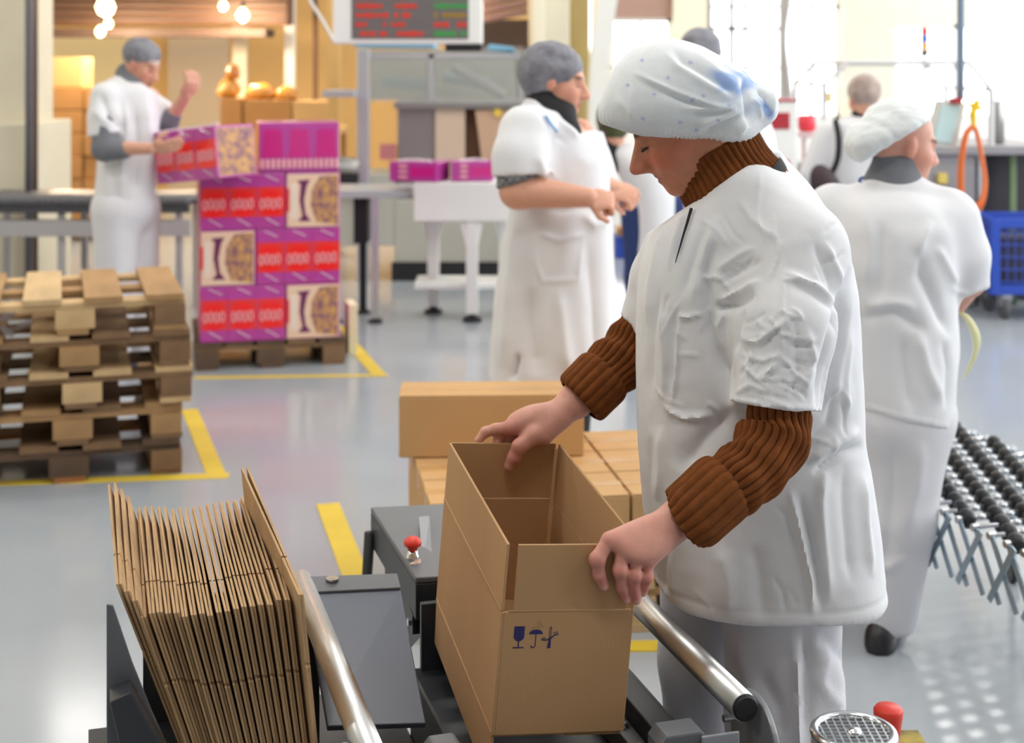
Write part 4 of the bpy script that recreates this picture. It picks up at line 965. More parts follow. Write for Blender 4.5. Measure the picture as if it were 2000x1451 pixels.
# ---------------------------------------------------------------- the other workers
M_grey = mat('grey_jersey', (122, 124, 132), 0.9, var=0.12, scale=30)
M_greycap = mat('hair_net_grey', (148, 148, 156), 0.8, col2=(112, 110, 120), scale=16, bump=0.3, bscale=60)
M_pattern = mat('black_white_print', (34, 34, 40), 0.9, col2=(168, 168, 172), scale=70)
M_hairnet = mat('hair_net_blonde', (196, 176, 164), 0.8, col2=(150, 132, 128), scale=18, bump=0.3, bscale=60)
M_netrim = mat('hair_net_rim', (214, 214, 220), 0.8)
def loft_px(S, rows, Yc, k=0.03, p=2.2):
    rr = []
    for py, l, r, ry in rows:
        a, b = PX(l, py, Yc), PX(r, py, Yc); rr.append((a[2], (a[0]+b[0])/2, Yc, (b[0]-a[0])/2, ry))
    S.loft(rr, k, p); return rr
def drape(v, f, z0, z1, amp, seed, fr=10):
    n = vnormals(v, f); w_ = np.clip((z1-v[:, 2])/(z1-z0), 0, 1)
    return v+n*(amp*w_*wob(v, fr, seed, sc=(1, 1, 0.12))+0.35*amp*wob(v, fr*2, seed+1, sc=(1, 1, 0.5)))[:, None]
def body_mesh(root, head, arms, hands, legs, torso, hc=None, base=(222, 166, 142), h=0.009, hh=0.0055, tr=0.12, lab='bare skin of face and arms', brow=(96, 66, 50)):
    C, M, sc = head
    S = SDF(); head_sdf(S, C, M, sc); S.cap(C+M @ np.array([-0.02, 0, -0.05]), torso[0], 0.052, 0.06, 0.02)
    parts_ = [S.mesh(hh, 1)]
    S = SDF(); S.chain(torso, [0.06]+[tr]*(len(torso)-1), 0.04)
    for a, r in arms: S.chain(a, r, 0.025)
    for a in legs: S.chain(a, [0.08, 0.055, 0.04], 0.03)
    parts_.append(S.mesh(h, 1))
    for fn in hands:
        S = SDF(); fn(S); parts_.append(S.mesh(0.0042, 1))
    v, f = joinm(*parts_); c = skin_cols(v, C, M, sc, base=base, brow=brow)
    return part(root, 'body', (v, f), M_skin, world=True, smooth=True, cols=c, label=lab)
def legs_mesh(root, legs, rs, m, hip=None, top=0.95, seed=1, folds_=None, bot=0.04):
    S = SDF()
    for a in legs: S.chain(a, rs, 0.03)
    if hip: S.ell(hip[0], hip[1], None, 0.05)
    S.cut(lambda x, y, z: bot-z); S.cut(lambda x, y, z: z-top)
    v, f = S.mesh(0.011, 2); n = vnormals(v, f); v = v+n*(0.007*wob(v, 10, seed, sc=(1, 1, 0.5)))[:, None]
    if folds_: v = folds(v, f, folds_)
    return part(root, 'trousers', (v, f), m, world=True, smooth=True)
def shoes(root, pts, d):
    d = np.array(d, float); d /= np.linalg.norm(d)
    for p in pts:
        p = np.array(p); S = SDF().cap(p-d*0.06+[0, 0, 0.034], p+d*0.13+[0, 0, 0.030], 0.040, 0.034, 0.02).cap(p-d*0.05+[0, 0, 0.03], p-d*0.04+[0, 0, 0.07], 0.036, 0.034, 0.02).cap(p-d*0.065+[0, 0, 0.012], p+d*0.13+[0, 0, 0.012], 0.042, 0.038, 0.006)
        S.cut(lambda x, y, z: 0.003-z); part(root, 'shoe', S.mesh(0.009, 1), M_shoe, world=True, smooth=True, label='black shoe')
def cap_mesh(root, ells, rimline, m, h=0.006, keep_above=True, name='cap', lab=None, seed=2, amp=0.003, tail=None):
    S = SDF()
    for c, r, fr in ells: S.ell(c, r, fr, 0.03)
    g = dir2(*rimline); S.cut(lambda x, y, z: -g(x, y, z) if keep_above else g(x, y, z))
    v, f = S.mesh(h, 1); n = vnormals(v, f); v = v+n*(amp*wob(v, 40, seed)+amp*0.5*wob(v, 90, seed+2))[:, None]
    return part(root, name, (v, f), m, world=True, smooth=True, label=lab)

# --- man loading the pink packs -------------------------------------------
Ym = 7.7
W2 = thing('person', 'man in white smock and grey hair net lifting a pink pack onto the pile', 'person', (PX(245, 720, Ym)[0], Ym, 0))
HMm = frame((0.90, -0.22, -0.40), (0.36, 0, 0.93)); HCm = PX(275, 126, Ym-0.02)
hip_n, hip_f = PX(226, 415, Ym-0.08), PX(266, 415, Ym+0.10)
LG = [[hip_n, PX(226, 570, Ym-0.08), [PX(232, 0, Ym)[0], Ym-0.08, 0.08]], [hip_f, PX(272, 570, Ym+0.10), [PX(276, 0, Ym)[0], Ym+0.10, 0.08]]]
near = [PX(208, 190, Ym-0.14), PX(204, 290, Ym-0.22), PX(296, 290, Ym-0.30)]; far = [PX(292, 190, Ym+0.12), PX(328, 238, Ym+0.10), PX(364, 186, Ym+0.02)]
body_mesh(W2, (HCm, HMm, 1.0), [(near, [0.06, 0.045, 0.03]), (far, [0.055, 0.042, 0.03])],
          [lambda S: bary_hand(S, PX(298, 290, Ym-0.30), (0.95, -0.05, 0.1), (0.0, -0.8, -0.5), 1, 1.05, 0.35), lambda S: bary_hand(S, PX(362, 190, Ym+0.02), (0.45, -0.3, 0.85), (0.6, -0.6, -0.3), -1, 1.15, 0.95)],
          LG, [PX(252, 160, Ym), PX(248, 200, Ym), PX(246, 400, Ym)])
S = SDF(); loft_px(S, [(142, 238, 268, 0.05), (158, 208, 292, 0.11), (178, 190, 304, 0.155), (220, 184, 310, 0.17), (260, 188, 309, 0.165), (300, 194, 306, 0.165), (350, 191, 303, 0.17), (400, 185, 301, 0.175), (440, 184, 301, 0.175)], Ym)
g1 = dir2(170, 268, 245, 256); S.cutchain([near[0], near[0]+[0, -0.03, -0.10], PX(204, 290, Ym-0.20)], [0.082, 0.085, 0.090], lambda x, y, z: -g1(x, y, z), 0.03)
S.chain([far[0], PX(308, 215, Ym+0.12), PX(318, 230, Ym+0.12)], [0.075, 0.07, 0.065], 0.03)
zc = PX(0, 410, Ym)[2]; S.cut(lambda x, y, z: zc-z)
g2 = dir2(236, 132, 292, 172); S.cut(lambda x, y, z: g2(x, y, z))
v, f = S.mesh(0.011, 1)
v = folds(v, f, [([(195, 180), (215, 230), (245, 262)], 7, -0.02), ([(240, 180), (248, 250), (240, 320), (235, 400)], 10, 0.02), ([(262, 200), (270, 300), (262, 400)], 9, -0.018), ([(205, 310), (215, 360), (210, 405)], 8, 0.016), ([(285, 190), (292, 260), (290, 330)], 7, 0.012), ([(180, 210), (200, 235), (235, 245)], 6, 0.012)])
part(W2, 'smock', (drape(v, f, zc, zc+0.5, 0.010, 3), f), M_cloth, world=True, smooth=True, label='white short-sleeved smock')
S = SDF().chain([PX(204, 240, Ym-0.20), near[1], PX(242, 293, Ym-0.25)], [0.062, 0.066, 0.048], 0.02); part(W2, 'sleeve', S.mesh(0.009, 1), M_grey, world=True, smooth=True, label='grey jersey sleeve')
S = SDF().chain([PX(305, 212, Ym+0.12), far[1], PX(338, 226, Ym+0.08)], [0.058, 0.058, 0.046], 0.02); part(W2, 'sleeve', S.mesh(0.009, 1), M_grey, world=True, smooth=True, label='grey jersey sleeve on the raised arm')
S = SDF().cap(PX(250, 146, Ym), PX(258, 166, Ym-0.02), 0.068, 0.088, 0.02); part(W2, 'collar', S.mesh(0.009, 1), M_grey, world=True, smooth=True, label='grey jersey collar')
legs_mesh(W2, LG, [0.13, 0.105, 0.085], M_cloth2, ((hip_n+hip_f)/2+[0, 0, 0.03], (0.165, 0.2, 0.15)), seed=2)
shoes(W2, [(LG[0][2][0], Ym-0.08, 0), (LG[1][2][0], Ym+0.10, 0)], (1, -0.2, 0))
cp = cap_mesh(W2, [(HCm+HMm @ np.array([-0.018, 0, 0.05]), (0.108, 0.088, 0.092), HMm)], (230, 128, 322, 116), M_greycap, lab='grey net cap')
cp2 = cap_mesh(W2, [(HCm+HMm @ np.array([-0.018, 0, 0.046]), (0.110, 0.090, 0.016), HMm)], (200, 400, 400, 400), M_netrim, name='cap_rim')

# --- woman in the white coat behind ----------------------------------------
Yw = 5.2
W3 = thing('person', 'woman in long white coat, black collar and grey hair net standing in the middle', 'person', (PX(1085, 0, Yw)[0], Yw, 0))
HMw = frame((0.97, -0.16, -0.16), (0.14, 0, 0.99)); HCw = PX(1088, 157, Yw)
LGw = [[PX(1055, 560, Yw-0.07), PX(1058, 780, Yw-0.08), [PX(1050, 0, Yw)[0], Yw-0.08, 0.08]], [PX(1120, 560, Yw+0.08), PX(1120, 780, Yw+0.08), [PX(1115, 0, Yw)[0], Yw+0.08, 0.08]]]
nearw = [PX(1030, 262, Yw-0.16), PX(1012, 372, Yw-0.24), PX(1150, 386, Yw-0.33)]; farw = [PX(1130, 262, Yw+0.16), PX(1165, 360, Yw+0.26), PX(1205, 372, Yw+0.05)]
body_mesh(W3, (HCw, HMw, 1.02), [(nearw, [0.07, 0.062, 0.034]), (farw, [0.06, 0.05, 0.034])],
          [lambda S: bary_hand(S, PX(1146, 386, Yw-0.33), (0.98, 0.1, -0.12), (0.1, -0.75, 0.65), -1, 1.02, 2.0), lambda S: bary_hand(S, PX(1196, 366, Yw+0.05), (0.75, -0.4, -0.3), (0.3, -0.8, 0.5), -1, 1.02, 2.0)],
          LGw, [PX(1080, 225, Yw), PX(1085, 290, Yw), PX(1090, 480, Yw)], base=(226, 168, 142))
S = SDF(); loft_px(S, [(182, 1040, 1092, 0.05), (205, 1016, 1125, 0.11), (235, 990, 1155, 0.165), (280, 984, 1180, 0.19), (330, 994, 1190, 0.2), (400, 996, 1194, 0.2), (470, 984, 1197, 0.205), (560, 968, 1202, 0.21), (650, 960, 1206, 0.215), (770, 950, 1210, 0.22)], Yw)
g3 = dir2(950, 346, 1090, 338); S.cutchain([nearw[0], PX(1022, 310, Yw-0.21), PX(1018, 385, Yw-0.23)], [0.105, 0.108, 0.110], lambda x, y, z: -g3(x, y, z), 0.04)
S.chain([farw[0], PX(1160, 345, Yw+0.2)], [0.09, 0.085], 0.03)
zw = PX(0, 741, Yw)[2]; S.cut(lambda x, y, z: zw-z)
g4 = dir2(1020, 176, 1140, 268); S.cut(lambda x, y, z: np.where(z > PX(0, 262, Yw)[2], g4(x, y, z), -1.0))
v, f = S.mesh(0.009, 1)
v = folds(v, f, [([(1085, 250), (1082, 310), (1078, 350)], 8, -0.02), ([(1050, 300), (1062, 340), (1080, 360)], 8, 0.012), ([(1050, 455), (1095, 470), (1145, 455)], 5, 0.012), ([(1050, 455), (1045, 510), (1060, 550), (1130, 545), (1140, 460)], 4, 0.007),
              ([(1010, 420), (1000, 540), (985, 720)], 14, 0.022), ([(1035, 560), (1040, 650), (1050, 735)], 14, -0.022), ([(1090, 560), (1100, 650), (1110, 735)], 14, 0.020), ([(1150, 480), (1160, 600), (1165, 735)], 14, -0.018), ([(1020, 400), (1100, 410), (1180, 400)], 9, -0.014),
              ([(1120, 300), (1150, 320), (1180, 310)], 16, 0.006), ([(1140, 420), (1160, 440), (1190, 430)], 8, 0.012), ([(1012, 690), (1006, 720), (1000, 745)], 5, -0.03), ([(1070, 205), (1095, 240), (1135, 272)], 6, 0.012), ([(1052, 215), (1075, 250), (1110, 285)], 4, -0.008)])
coat = part(W3, 'coat', (drape(v, f, zw, zw+0.6, 0.012, 5), f), M_cloth, world=True, smooth=True, label='long white coat')
tr = catm([PX(1066, 226, Yw-0.222), PX(1076, 242, Yw-0.228), PX(1089, 259, Yw-0.230)], 6)
part(coat, 'pen', MB().tube(tr, 0.0042, 8), mat('pen_blue', (104, 168, 222), 0.5), world=True, label='pale blue pen clipped at the collar')
S = SDF().chain([PX(1018, 335, Yw-0.23), nearw[1]], [0.085, 0.078], 0.02); S.cut(dir2(960, 378, 1045, 362)) if False else None
g5 = dir2(965, 372, 1030, 352); S.cut(lambda x, y, z: -g5(x, y, z)); part(W3, 'sleeve', S.mesh(0.009, 1), M_pattern, world=True, smooth=True, label='black and white printed sleeve edge')
S = SDF().cap(PX(1066, 196, Yw), PX(1078, 224, Yw-0.01), 0.070, 0.088, 0.02).cap(PX(1092, 226, Yw-0.04), PX(1112, 258, Yw-0.10), 0.056, 0.045, 0.03); part(W3, 'collar', S.mesh(0.009, 1), M_dark, world=True, smooth=True, label='black roll-neck')
legs_mesh(W3, LGw, [0.09, 0.070, 0.055], M_dark, seed=3, top=0.9); shoes(W3, [(LGw[0][2][0], Yw-0.08, 0), (LGw[1][2][0], Yw+0.08, 0)], (1, 0, 0))
cap_mesh(W3, [(HCw+HMw @ np.array([-0.030, 0, 0.045]), (0.118, 0.098, 0.094), HMw), (HCw+HMw @ np.array([-0.060, 0, 0.0]), (0.080, 0.090, 0.080), HMw)], (1020, 200, 1160, 150), M_greycap, h=0.005, lab='grey net cap over dark hair', amp=0.004)

# --- woman at the right, seen from behind ------------------------------------
Yr = 4.12
W4 = thing('person', 'woman in white smock and puffed white cap seen from behind, looking right', 'person', (PX(1735, 0, Yr)[0], Yr, 0))
HMr = frame((0.96, 0.24, -0.16), (0.12, 0.0, 0.99)); HCr = PX(1762, 280, Yr)
LGr = [[PX(1762, 820, Yr-0.06), PX(1752, 1010, Yr-0.08), [PX(1725, 0, Yr)[0], Yr-0.05, 0.08]], [PX(1702, 820, Yr+0.12), PX(1690, 1010, Yr+0.16), [PX(1680, 0, Yr)[0], Yr+0.2, 0.08]]]
armr = [PX(1848, 432, Yr-0.03), PX(1893, 545, Yr-0.02), PX(1862, 596, Yr+0.10)]; arml = [PX(1630, 420, Yr+0.02), PX(1612, 560, Yr+0.05), PX(1700, 620, Yr+0.26)]
body_mesh(W4, (HCr, HMr, 0.97), [(armr, [0.06, 0.045, 0.034]), (arml, [0.06, 0.045, 0.034])],
          [lambda S: bary_hand(S, PX(1872, 583, Yr+0.07), (-0.2, 0.45, -0.7), (0.7, -0.6, -0.1), 1, 0.95, 0.9), lambda S: bary_hand(S, PX(1705, 622, Yr+0.27), (1, 0.3, 0), (0, 0.8, 0.5), 1, 0.95, 0.9)],
          LGr, [PX(1748, 360, Yr), PX(1745, 420, Yr), PX(1740, 760, Yr)], base=(224, 166, 146))
S = SDF(); loft_px(S, [(340, 1705, 1790, 0.05), (365, 1660, 1830, 0.11), (395, 1622, 1858, 0.165), (440, 1606, 1876, 0.195), (500, 1602, 1872, 0.205), (560, 1606, 1858, 0.205), (620, 1612, 1864, 0.205), (680, 1618, 1866, 0.205), (750, 1626, 1860, 0.21), (800, 1636, 1858, 0.21), (880, 1640, 1858, 0.21)], Yr)
g7 = dir2(1836, 596, 1935, 562); S.cutchain([armr[0], PX(1872, 500, Yr-0.03), PX(1890, 590, Yr-0.01)], [0.095, 0.085, 0.062], lambda x, y, z: -g7(x, y, z), 0.04); S.chain([arml[0], PX(1615, 560, Yr+0.05)], [0.09, 0.07], 0.03)
g6 = dir2(1640, 790, 1860, 842); S.cut(lambda x, y, z: np.where(z < 0.9, -g6(x, y, z), -1.0))
v, f = S.mesh(0.008, 1)
v = folds(v, f, [([(1790, 480), (1800, 540), (1835, 610), (1858, 660)], 12, -0.020), ([(1680, 620), (1750, 610), (1810, 650)], 12, -0.016), ([(1690, 600), (1740, 592), (1790, 600)], 12, 0.012), ([(1830, 480), (1850, 520), (1870, 560)], 9, 0.010), ([(1720, 430), (1725, 520), (1720, 600)], 16, -0.010),
              ([(1790, 640), (1810, 720), (1840, 790)], 12, 0.014), ([(1760, 650), (1770, 730), (1780, 810)], 14, -0.012), ([(1850, 560), (1890, 575), (1920, 562)], 5, 0.006), ([(1680, 790), (1760, 815), (1855, 835)], 4, 0.005), ([(1690, 400), (1700, 480), (1690, 560)], 14, 0.008), ([(1820, 430), (1800, 470), (1785, 540)], 10, 0.012), ([(1840, 660), (1850, 720), (1845, 800)], 8, -0.010)])
part(W4, 'smock', (drape(v, f, 0.6, 1.1, 0.008, 7), f), M_cloth, world=True, smooth=True, label='white short-sleeved smock')
S = SDF().cap(PX(1750, 322, Yr), PX(1744, 362, Yr), 0.068, 0.088, 0.02); part(W4, 'collar', S.mesh(0.007, 1), M_grey, world=True, smooth=True, label='grey roll-neck')
bl = [PX(1742, 352, Yr)+np.array([0.091*math.cos(a), 0.091*math.sin(a), 0.012*math.sin(a)-0.005]) for a in np.linspace(0, 2*math.pi, 32, endpoint=False)]
part(W4, 'neck_trim', MB().tube(bl, 0.0045, 8, closed=True), mat('blue_trim', (58, 88, 168), 0.8), world=True, smooth=True, label='blue neck edging')
legs_mesh(W4, LGr, [0.145, 0.102, 0.080], M_cloth2, (PX(1735, 800, Yr), (0.17, 0.19, 0.16)), seed=5, folds_=[([(1800, 860), (1790, 950), (1770, 1040)], 14, 0.012), ([(1740, 860), (1745, 960), (1730, 1100)], 14, -0.012), ([(1700, 1100), (1735, 1110), (1770, 1085)], 9, 0.010)])
shoes(W4, [(LGr[0][2][0]-0.01, Yr-0.05, 0), (LGr[1][2][0], Yr+0.2, 0)], (0.45, 0.89, 0))
cap_mesh(W4, [(PX(1752, 258, Yr-0.01), (0.100, 0.112, 0.100), frame((0.95, 0.2, 0.1), (0, 0, 1))), (PX(1706, 272, Yr-0.03), (0.086, 0.085, 0.064), frame((0.85, 0, 0.42), (0, 0, 1)))], (1640, 342, 1822, 232), M_net, h=0.0055, lab='puffed white cap with gathered back', amp=0.004)
yt = catm([PX(1868, 608, Yr+0.05), PX(1888, 620, Yr+0.04), PX(1906, 655, Yr+0.03), PX(1905, 690, Yr+0.04), PX(1884, 738, Yr+0.06)], 8)
rb = MB(); n_ = len(yt); wv = [0.004+0.011*math.sin(math.pi*min(1, i/(n_-1)))**0.8 for i in range(n_)]
rb.v = [tuple(p+np.array([w_*0.8, 0.0, w_*0.25])) for p, w_ in zip(yt, wv)]+[tuple(p-np.array([w_*0.8, 0.003, w_*0.25])) for p, w_ in zip(yt, wv)]+[tuple(p+np.array([w_*0.8, 0.003, w_*0.25])) for p, w_ in zip(yt, wv)]+[tuple(p-np.array([w_*0.8, -0.001, w_*0.25])) for p, w_ in zip(yt, wv)]
rb.f = [q for i in range(n_-1) for q in ((i, i+1, n_+i+1, n_+i), (2*n_+i, 3*n_+i, 3*n_+i+1, 2*n_+i+1), (i, 2*n_+i, 2*n_+i+1, i+1), (n_+i, n_+i+1, 3*n_+i+1, 3*n_+i))]
solo('ribbon', rb, mat('pale_yellow_ribbon', (238, 236, 184), 0.5), 'pale yellow ribbon hanging from the hand of the woman at the right', 'ribbon', smooth=True)

# --- three partly hidden workers further back ---------------------------------
def plain_person(label, Y, headpx, fwd, rows, legpx, capm, sc=1.0, arms=(), tops=None, caplab='net cap', collar=None, capr=(0.112, 0.094, 0.098), coatlab='white coat', hemz=0.7, capdrop=0.0, zpants=M_cloth2):
    cx = PX(legpx, 0, Y)[0]
    t = thing('person', label, 'person', (cx, Y, 0)); M = frame(fwd, (0.0, 0.0, 1)); C = PX(headpx[0], headpx[1], Y)
    lg = [[[cx-0.09, Y, 0.85], [cx-0.09, Y, 0.45], [cx-0.09, Y, 0.08]], [[cx+0.09, Y+0.05, 0.85], [cx+0.09, Y+0.05, 0.45], [cx+0.09, Y+0.05, 0.08]]]
    top_ = C+[0, 0, -0.15*sc]
    body_mesh(t, (C, M, sc), [(a, [0.055, 0.045, 0.032]) for a in arms], [], lg, [top_, [(C[0]+2*cx)/3, Y, top_[2]-0.16], [cx, Y, 0.95]], h=0.014, hh=0.008, tr=0.075)
    S = SDF(); loft_px(S, rows, Y)
    for a in arms: S.chain(a[:2], [0.09, 0.075], 0.04)
    S.cut(lambda x, y, z: hemz-z); v, f = S.mesh(0.014, 1); part(t, 'coat', (drape(v, f, hemz, hemz+0.6, 0.012, 4), f), M_cloth, world=True, smooth=True, label=coatlab)
    legs_mesh(t, lg, [0.12, 0.095, 0.08], zpants, seed=4); shoes(t, [(cx-0.09, Y, 0), (cx+0.09, Y+0.05, 0)], (fwd[0], fwd[1], 0))
    r = capr; S = SDF().ell(C+M @ np.array([-0.02, 0, 0.038]), r, M, 0.02); zz = C[2]-0.02-capdrop; S.cut(lambda x, y, z: (zz+0.25*((x-C[0])*M[0, 0]+(y-C[1])*M[1, 0]))-z)
    v, f = S.mesh(0.009, 1); n = vnormals(v, f); part(t, 'cap', (v+n*(0.003*wob(v, 40, 3))[:, None], f), capm, world=True, smooth=True, label=caplab)
    if collar: S = SDF().cap(top_+[0, 0, 0.035], top_+[0, 0, -0.03], 0.07, 0.085, 0.02); part(t, 'collar', S.mesh(0.010, 1), collar, world=True, smooth=True)
    return t
Yb = 8.4
W5 = plain_person('blonde woman in padded white jacket seen from behind at the far right machine', Yb, (1686, 190), (-0.2, 0.97, -0.1), [(226, 1660, 1712, 0.06), (240, 1625, 1745, 0.13), (262, 1604, 1768, 0.16), (300, 1600, 1772, 0.17), (370, 1606, 1766, 0.17), (440, 1604, 1768, 0.175), (500, 1600, 1772, 0.18)], 1686, M_hairnet, 1.0,
    arms=[[PX(1622, 262, Yb), PX(1586, 340, Yb), PX(1600, 400, Yb+0.2)], [PX(1750, 262, Yb), PX(1785, 340, Yb), PX(1770, 400, Yb+0.2)]], caplab='pale hair net over blonde hair', collar=M_dark, coatlab='padded white jacket', hemz=0.62, capdrop=0.05)
stp = catm([PX(1632, 236, Yb-0.10), PX(1638, 270, Yb-0.19), PX(1636, 310, Yb-0.20), PX(1622, 345, Yb-0.20), PX(1612, 372, Yb-0.21)], 6)
bag = thing('shoulder_bag', 'dark shoulder bag hanging on the back of the blonde woman', 'bag', (PX(1616, 0, Yb)[0], Yb-0.25, PX(0, 420, Yb)[2]))
part(bag, 'strap', MB().tube(stp, 0.018, 10), M_dark, world=True, smooth=True)
S = SDF().ell(PX(1616, 372, Yb-0.27), (0.085, 0.06, 0.16), frame((0.9, 0, 0.4), (0, 0, 1)), 0.02); part(bag, 'bag_body', S.mesh(0.012, 1), mat('dark_plum', (58, 40, 46), 0.6), world=True, smooth=True)
Yt = 7.2
W6 = plain_person('tall worker in grey hair net and white coat hidden behind the packing woman\'s cap', Yt, (1374, 106), (0.85, 0.5, -0.05), [(150, 1350, 1400, 0.06), (172, 1325, 1440, 0.13), (200, 1310, 1480, 0.17), (250, 1320, 1510, 0.17), (330, 1330, 1522, 0.17), (450, 1340, 1515, 0.18), (560, 1335, 1520, 0.18)], 1425, M_greycap, 1.0, caplab='dark grey net cap', collar=M_grey, hemz=0.55)
Yq = 8.0
W7 = plain_person('dark-haired worker in white coat half hidden between the two women', Yq, (1196, 247), (-0.5, 0.85, -0.2), [(280, 1200, 1262, 0.06), (296, 1190, 1290, 0.12), (320, 1200, 1312, 0.16), (380, 1226, 1318, 0.16), (450, 1236, 1318, 0.16), (540, 1234, 1322, 0.17), (600, 1230, 1322, 0.17)], 1284, mat('black_hair', (34, 32, 30), 0.5, col2=(92, 96, 52), scale=9), 0.95, caplab='black hair', collar=M_dark, hemz=0.45, zpants=mat('navy_trousers', (40, 60, 110), 0.8), capr=(0.108, 0.092, 0.125), capdrop=0.13)
# ---------------------------------------------------------------- pallets
M_wood = [mat('pallet_wood_%s' % n, c, 0.85, var=0.30, scale=7, stretch=(1, 0.25, 1), bump=0.2, bscale=40) for n, c in (('new', (222, 188, 140)), ('tan', (186, 146, 100)), ('old', (142, 110, 80)), ('dark', (104, 82, 64)), ('orange', (176, 116, 66)))]
PLM = {}
def pm(key, mb):
    if key not in PLM: PLM[key] = make_mesh('board', mb.v, mb.f, None)
    return PLM[key]
def pallet(label, M, W=0.85, D=0.8, tone=(1, 2, 2, 3), deck=4, topt=None, group=None, rng=None):
    rg = rng or random; t = thing('wooden_pallet', label, 'pallet', M=M, group=group)
    def piece(name, d, c, tn, jit=0.006):
        i = rg.choice(tn); key = (name, d, i)
        if key not in PLM:
            me = make_mesh(name, *(lambda b: (b.v, b.f))(MB().box((0, 0, 0), d)), M_wood[i]); PLM[key] = me
        o = link(name, PLM[key], t); o.location = (c[0]+rg.uniform(-jit, jit), c[1]+rg.uniform(-jit, jit), c[2]); o.rotation_euler = (0, 0, rg.uniform(-0.006, 0.006))
    sp = (W-0.145)/(deck-1)
    for i in range(deck): piece('deck_board', (0.145, D, 0.022), (0.0725+i*sp, D/2, 0.133), topt or tone)
    for y in (0.0725, D/2, D-0.0725): piece('cross_board', (W, 0.125, 0.021), (W/2, y, 0.1115), tone, 0.003)
    for x in (0.06, W/2, W-0.06):
        for y in (0.0725, D/2, D-0.0725): piece('block', (0.12 if x != W/2 else 0.15, 0.14, 0.078), (x, y, 0.061), tone)
        piece('bottom_board', (0.12, D, 0.021), (x, D/2, 0.0110), tone)
    return t
rg = random.Random(5)
A17 = R(17)
edge = [353, 356, 376, 371, 361]
ordn = ['bottom pallet of the tall stack at the left', 'second pallet from the floor in the left stack', 'middle pallet of the left stack, pushed out to the right', 'fourth pallet up in the left stack', 'top pallet of the left stack with pale deck boards']
for i in range(5):
    c = PX(edge[i], 925, 5.74); Mx = TR((c[0], c[1], 0.1442*i+0.0005*i), A17+rg.uniform(-0.015, 0.015)) @ Matrix.Translation((-0.85, 0, 0))
    pallet(ordn[i], Mx, tone=((2, 3, 1, 4), (2, 3, 1), (2, 3, 0), (2, 1, 2, 0), (1, 2, 0))[i], topt=(0, 0, 1) if i == 4 else None, group='pallets of the left stack', rng=rg)
# crumpled film lying between the pallets
S = SDF(); fp = PX(12, 640, 5.66)
v = []
for i in range(9): S.ell(fp+np.array([rg.uniform(-0.14, 0.08), rg.uniform(0.0, 0.06), rg.uniform(-0.02, 0.045)]), (rg.uniform(0.02, 0.06), 0.03, rg.uniform(0.012, 0.03)), frame((1, 0, rg.uniform(-0.8, 0.8)), (0, 0, 1)), 0.015)
fv, ff = S.mesh(0.007, 1); fn = vnormals(fv, ff); fv = fv+fn*(0.006*wob(fv, 60, 3))[:, None]
fo_ = link('plastic_film', make_mesh('plastic_film', fv, ff, mat('clear_film', (214, 214, 222), 0.15, alpha=0.45), smooth=True)); tag(fo_, 'crumpled clear plastic film stuck between the pallets at the left edge', 'film')
b0 = GX(38, 600)
for i in range(3):
    pallet(('lowest', 'middle', 'upper')[i]+' pallet of the small stack behind the tall one, at the left edge', TR((b0[0]-0.85, b0[1], 0.145*i), A17), tone=(1, 2, 0), group='pallets of the back stack', rng=rg)
# ---------------------------------------------------------------- pink packs
M_purple = mat('pack_purple', (190, 66, 160), 0.30, coat=0.6, var=0.08, scale=7)
M_redb = mat('pack_red', (244, 52, 54), 0.3, coat=0.6, var=0.10, scale=14)
M_redd = mat('pack_red_spot', (252, 22, 24), 0.3, coat=0.6)
M_mag = mat('pack_magenta', (206, 22, 132), 0.3, coat=0.6)
M_pinkw = mat('pack_pale_lettering', (242, 176, 186), 0.4)
M_film = mat('pack_film', (236, 214, 220), 0.12, alpha=0.35, bump=0.4, bscale=14)
M_creamp = mat('pack_cream', (240, 204, 178), 0.35, coat=0.5)
M_crumb = mat('pack_crumbs', (226, 170, 92), 0.5, col2=(112, 66, 110), scale=30)
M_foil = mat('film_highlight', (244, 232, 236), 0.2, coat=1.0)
def curve_strip(cx, r, half, w0, n=10, z0=0.0):
    o, i_ = [], []
    for k in range(n+1):
        a = R(180-half+2*half*k/n); o.append((cx+r*math.cos(a), z0+r*math.sin(a))); i_.append((cx+(r-w0)*math.cos(a), z0+(r-w0)*math.sin(a)))
    return o+i_[::-1]
def deco_A(t, W, D, H, y=0.0, flip=1):
    """three cartons side by side: red band, red spots and a row of pale loops across the purple front"""
    yy = y-0.0012
    part(t, 'red_band', MB().span((0.006, yy, H*0.22), (W-0.002, y+0.001, H*0.76)), M_redb)
    for i in range(3):
        x = W*(i+0.5)/3
        sx = part(t, 'red_spot', MB().prism([(x+0.055*math.cos(a*0.524), H*0.60+0.030*math.sin(a*0.524)) for a in range(12)], yy-0.0006, d1=y), M_redd)
        part(t, 'red_spot', MB().prism([(x+0.05*math.cos(a*0.524), H*0.31+0.028*math.sin(a*0.524)) for a in range(12)], yy-0.0006, d1=y), M_redd)
        for k in range(4):
            xx = W*(i+(k+0.7)/5.0)/3+0.006
            part(t, 'pale_loop', MB().tube([(xx+0.011*math.cos(a*0.785), yy-0.0012, H*0.45+0.028*math.sin(a*0.785)+0.004*(k % 2)) for a in range(8)], 0.0042, 5, closed=True), M_pinkw)
        if i: part(t, 'carton_seam', MB().span((W*i/3-0.002, yy-0.002, 0.0), (W*i/3+0.002, y, H)), M_purple)
        # glints of the shrink film, painted as small pale raised tubes
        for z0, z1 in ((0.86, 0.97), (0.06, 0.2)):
            part(t, 'film_glint', MB().tube([(x-0.03, y-0.001, H*z1), (x+0.005, y-0.003, H*(z0+z1)/2), (x+0.04, y-0.001, H*z0)], 0.0022, 5), M_foil)
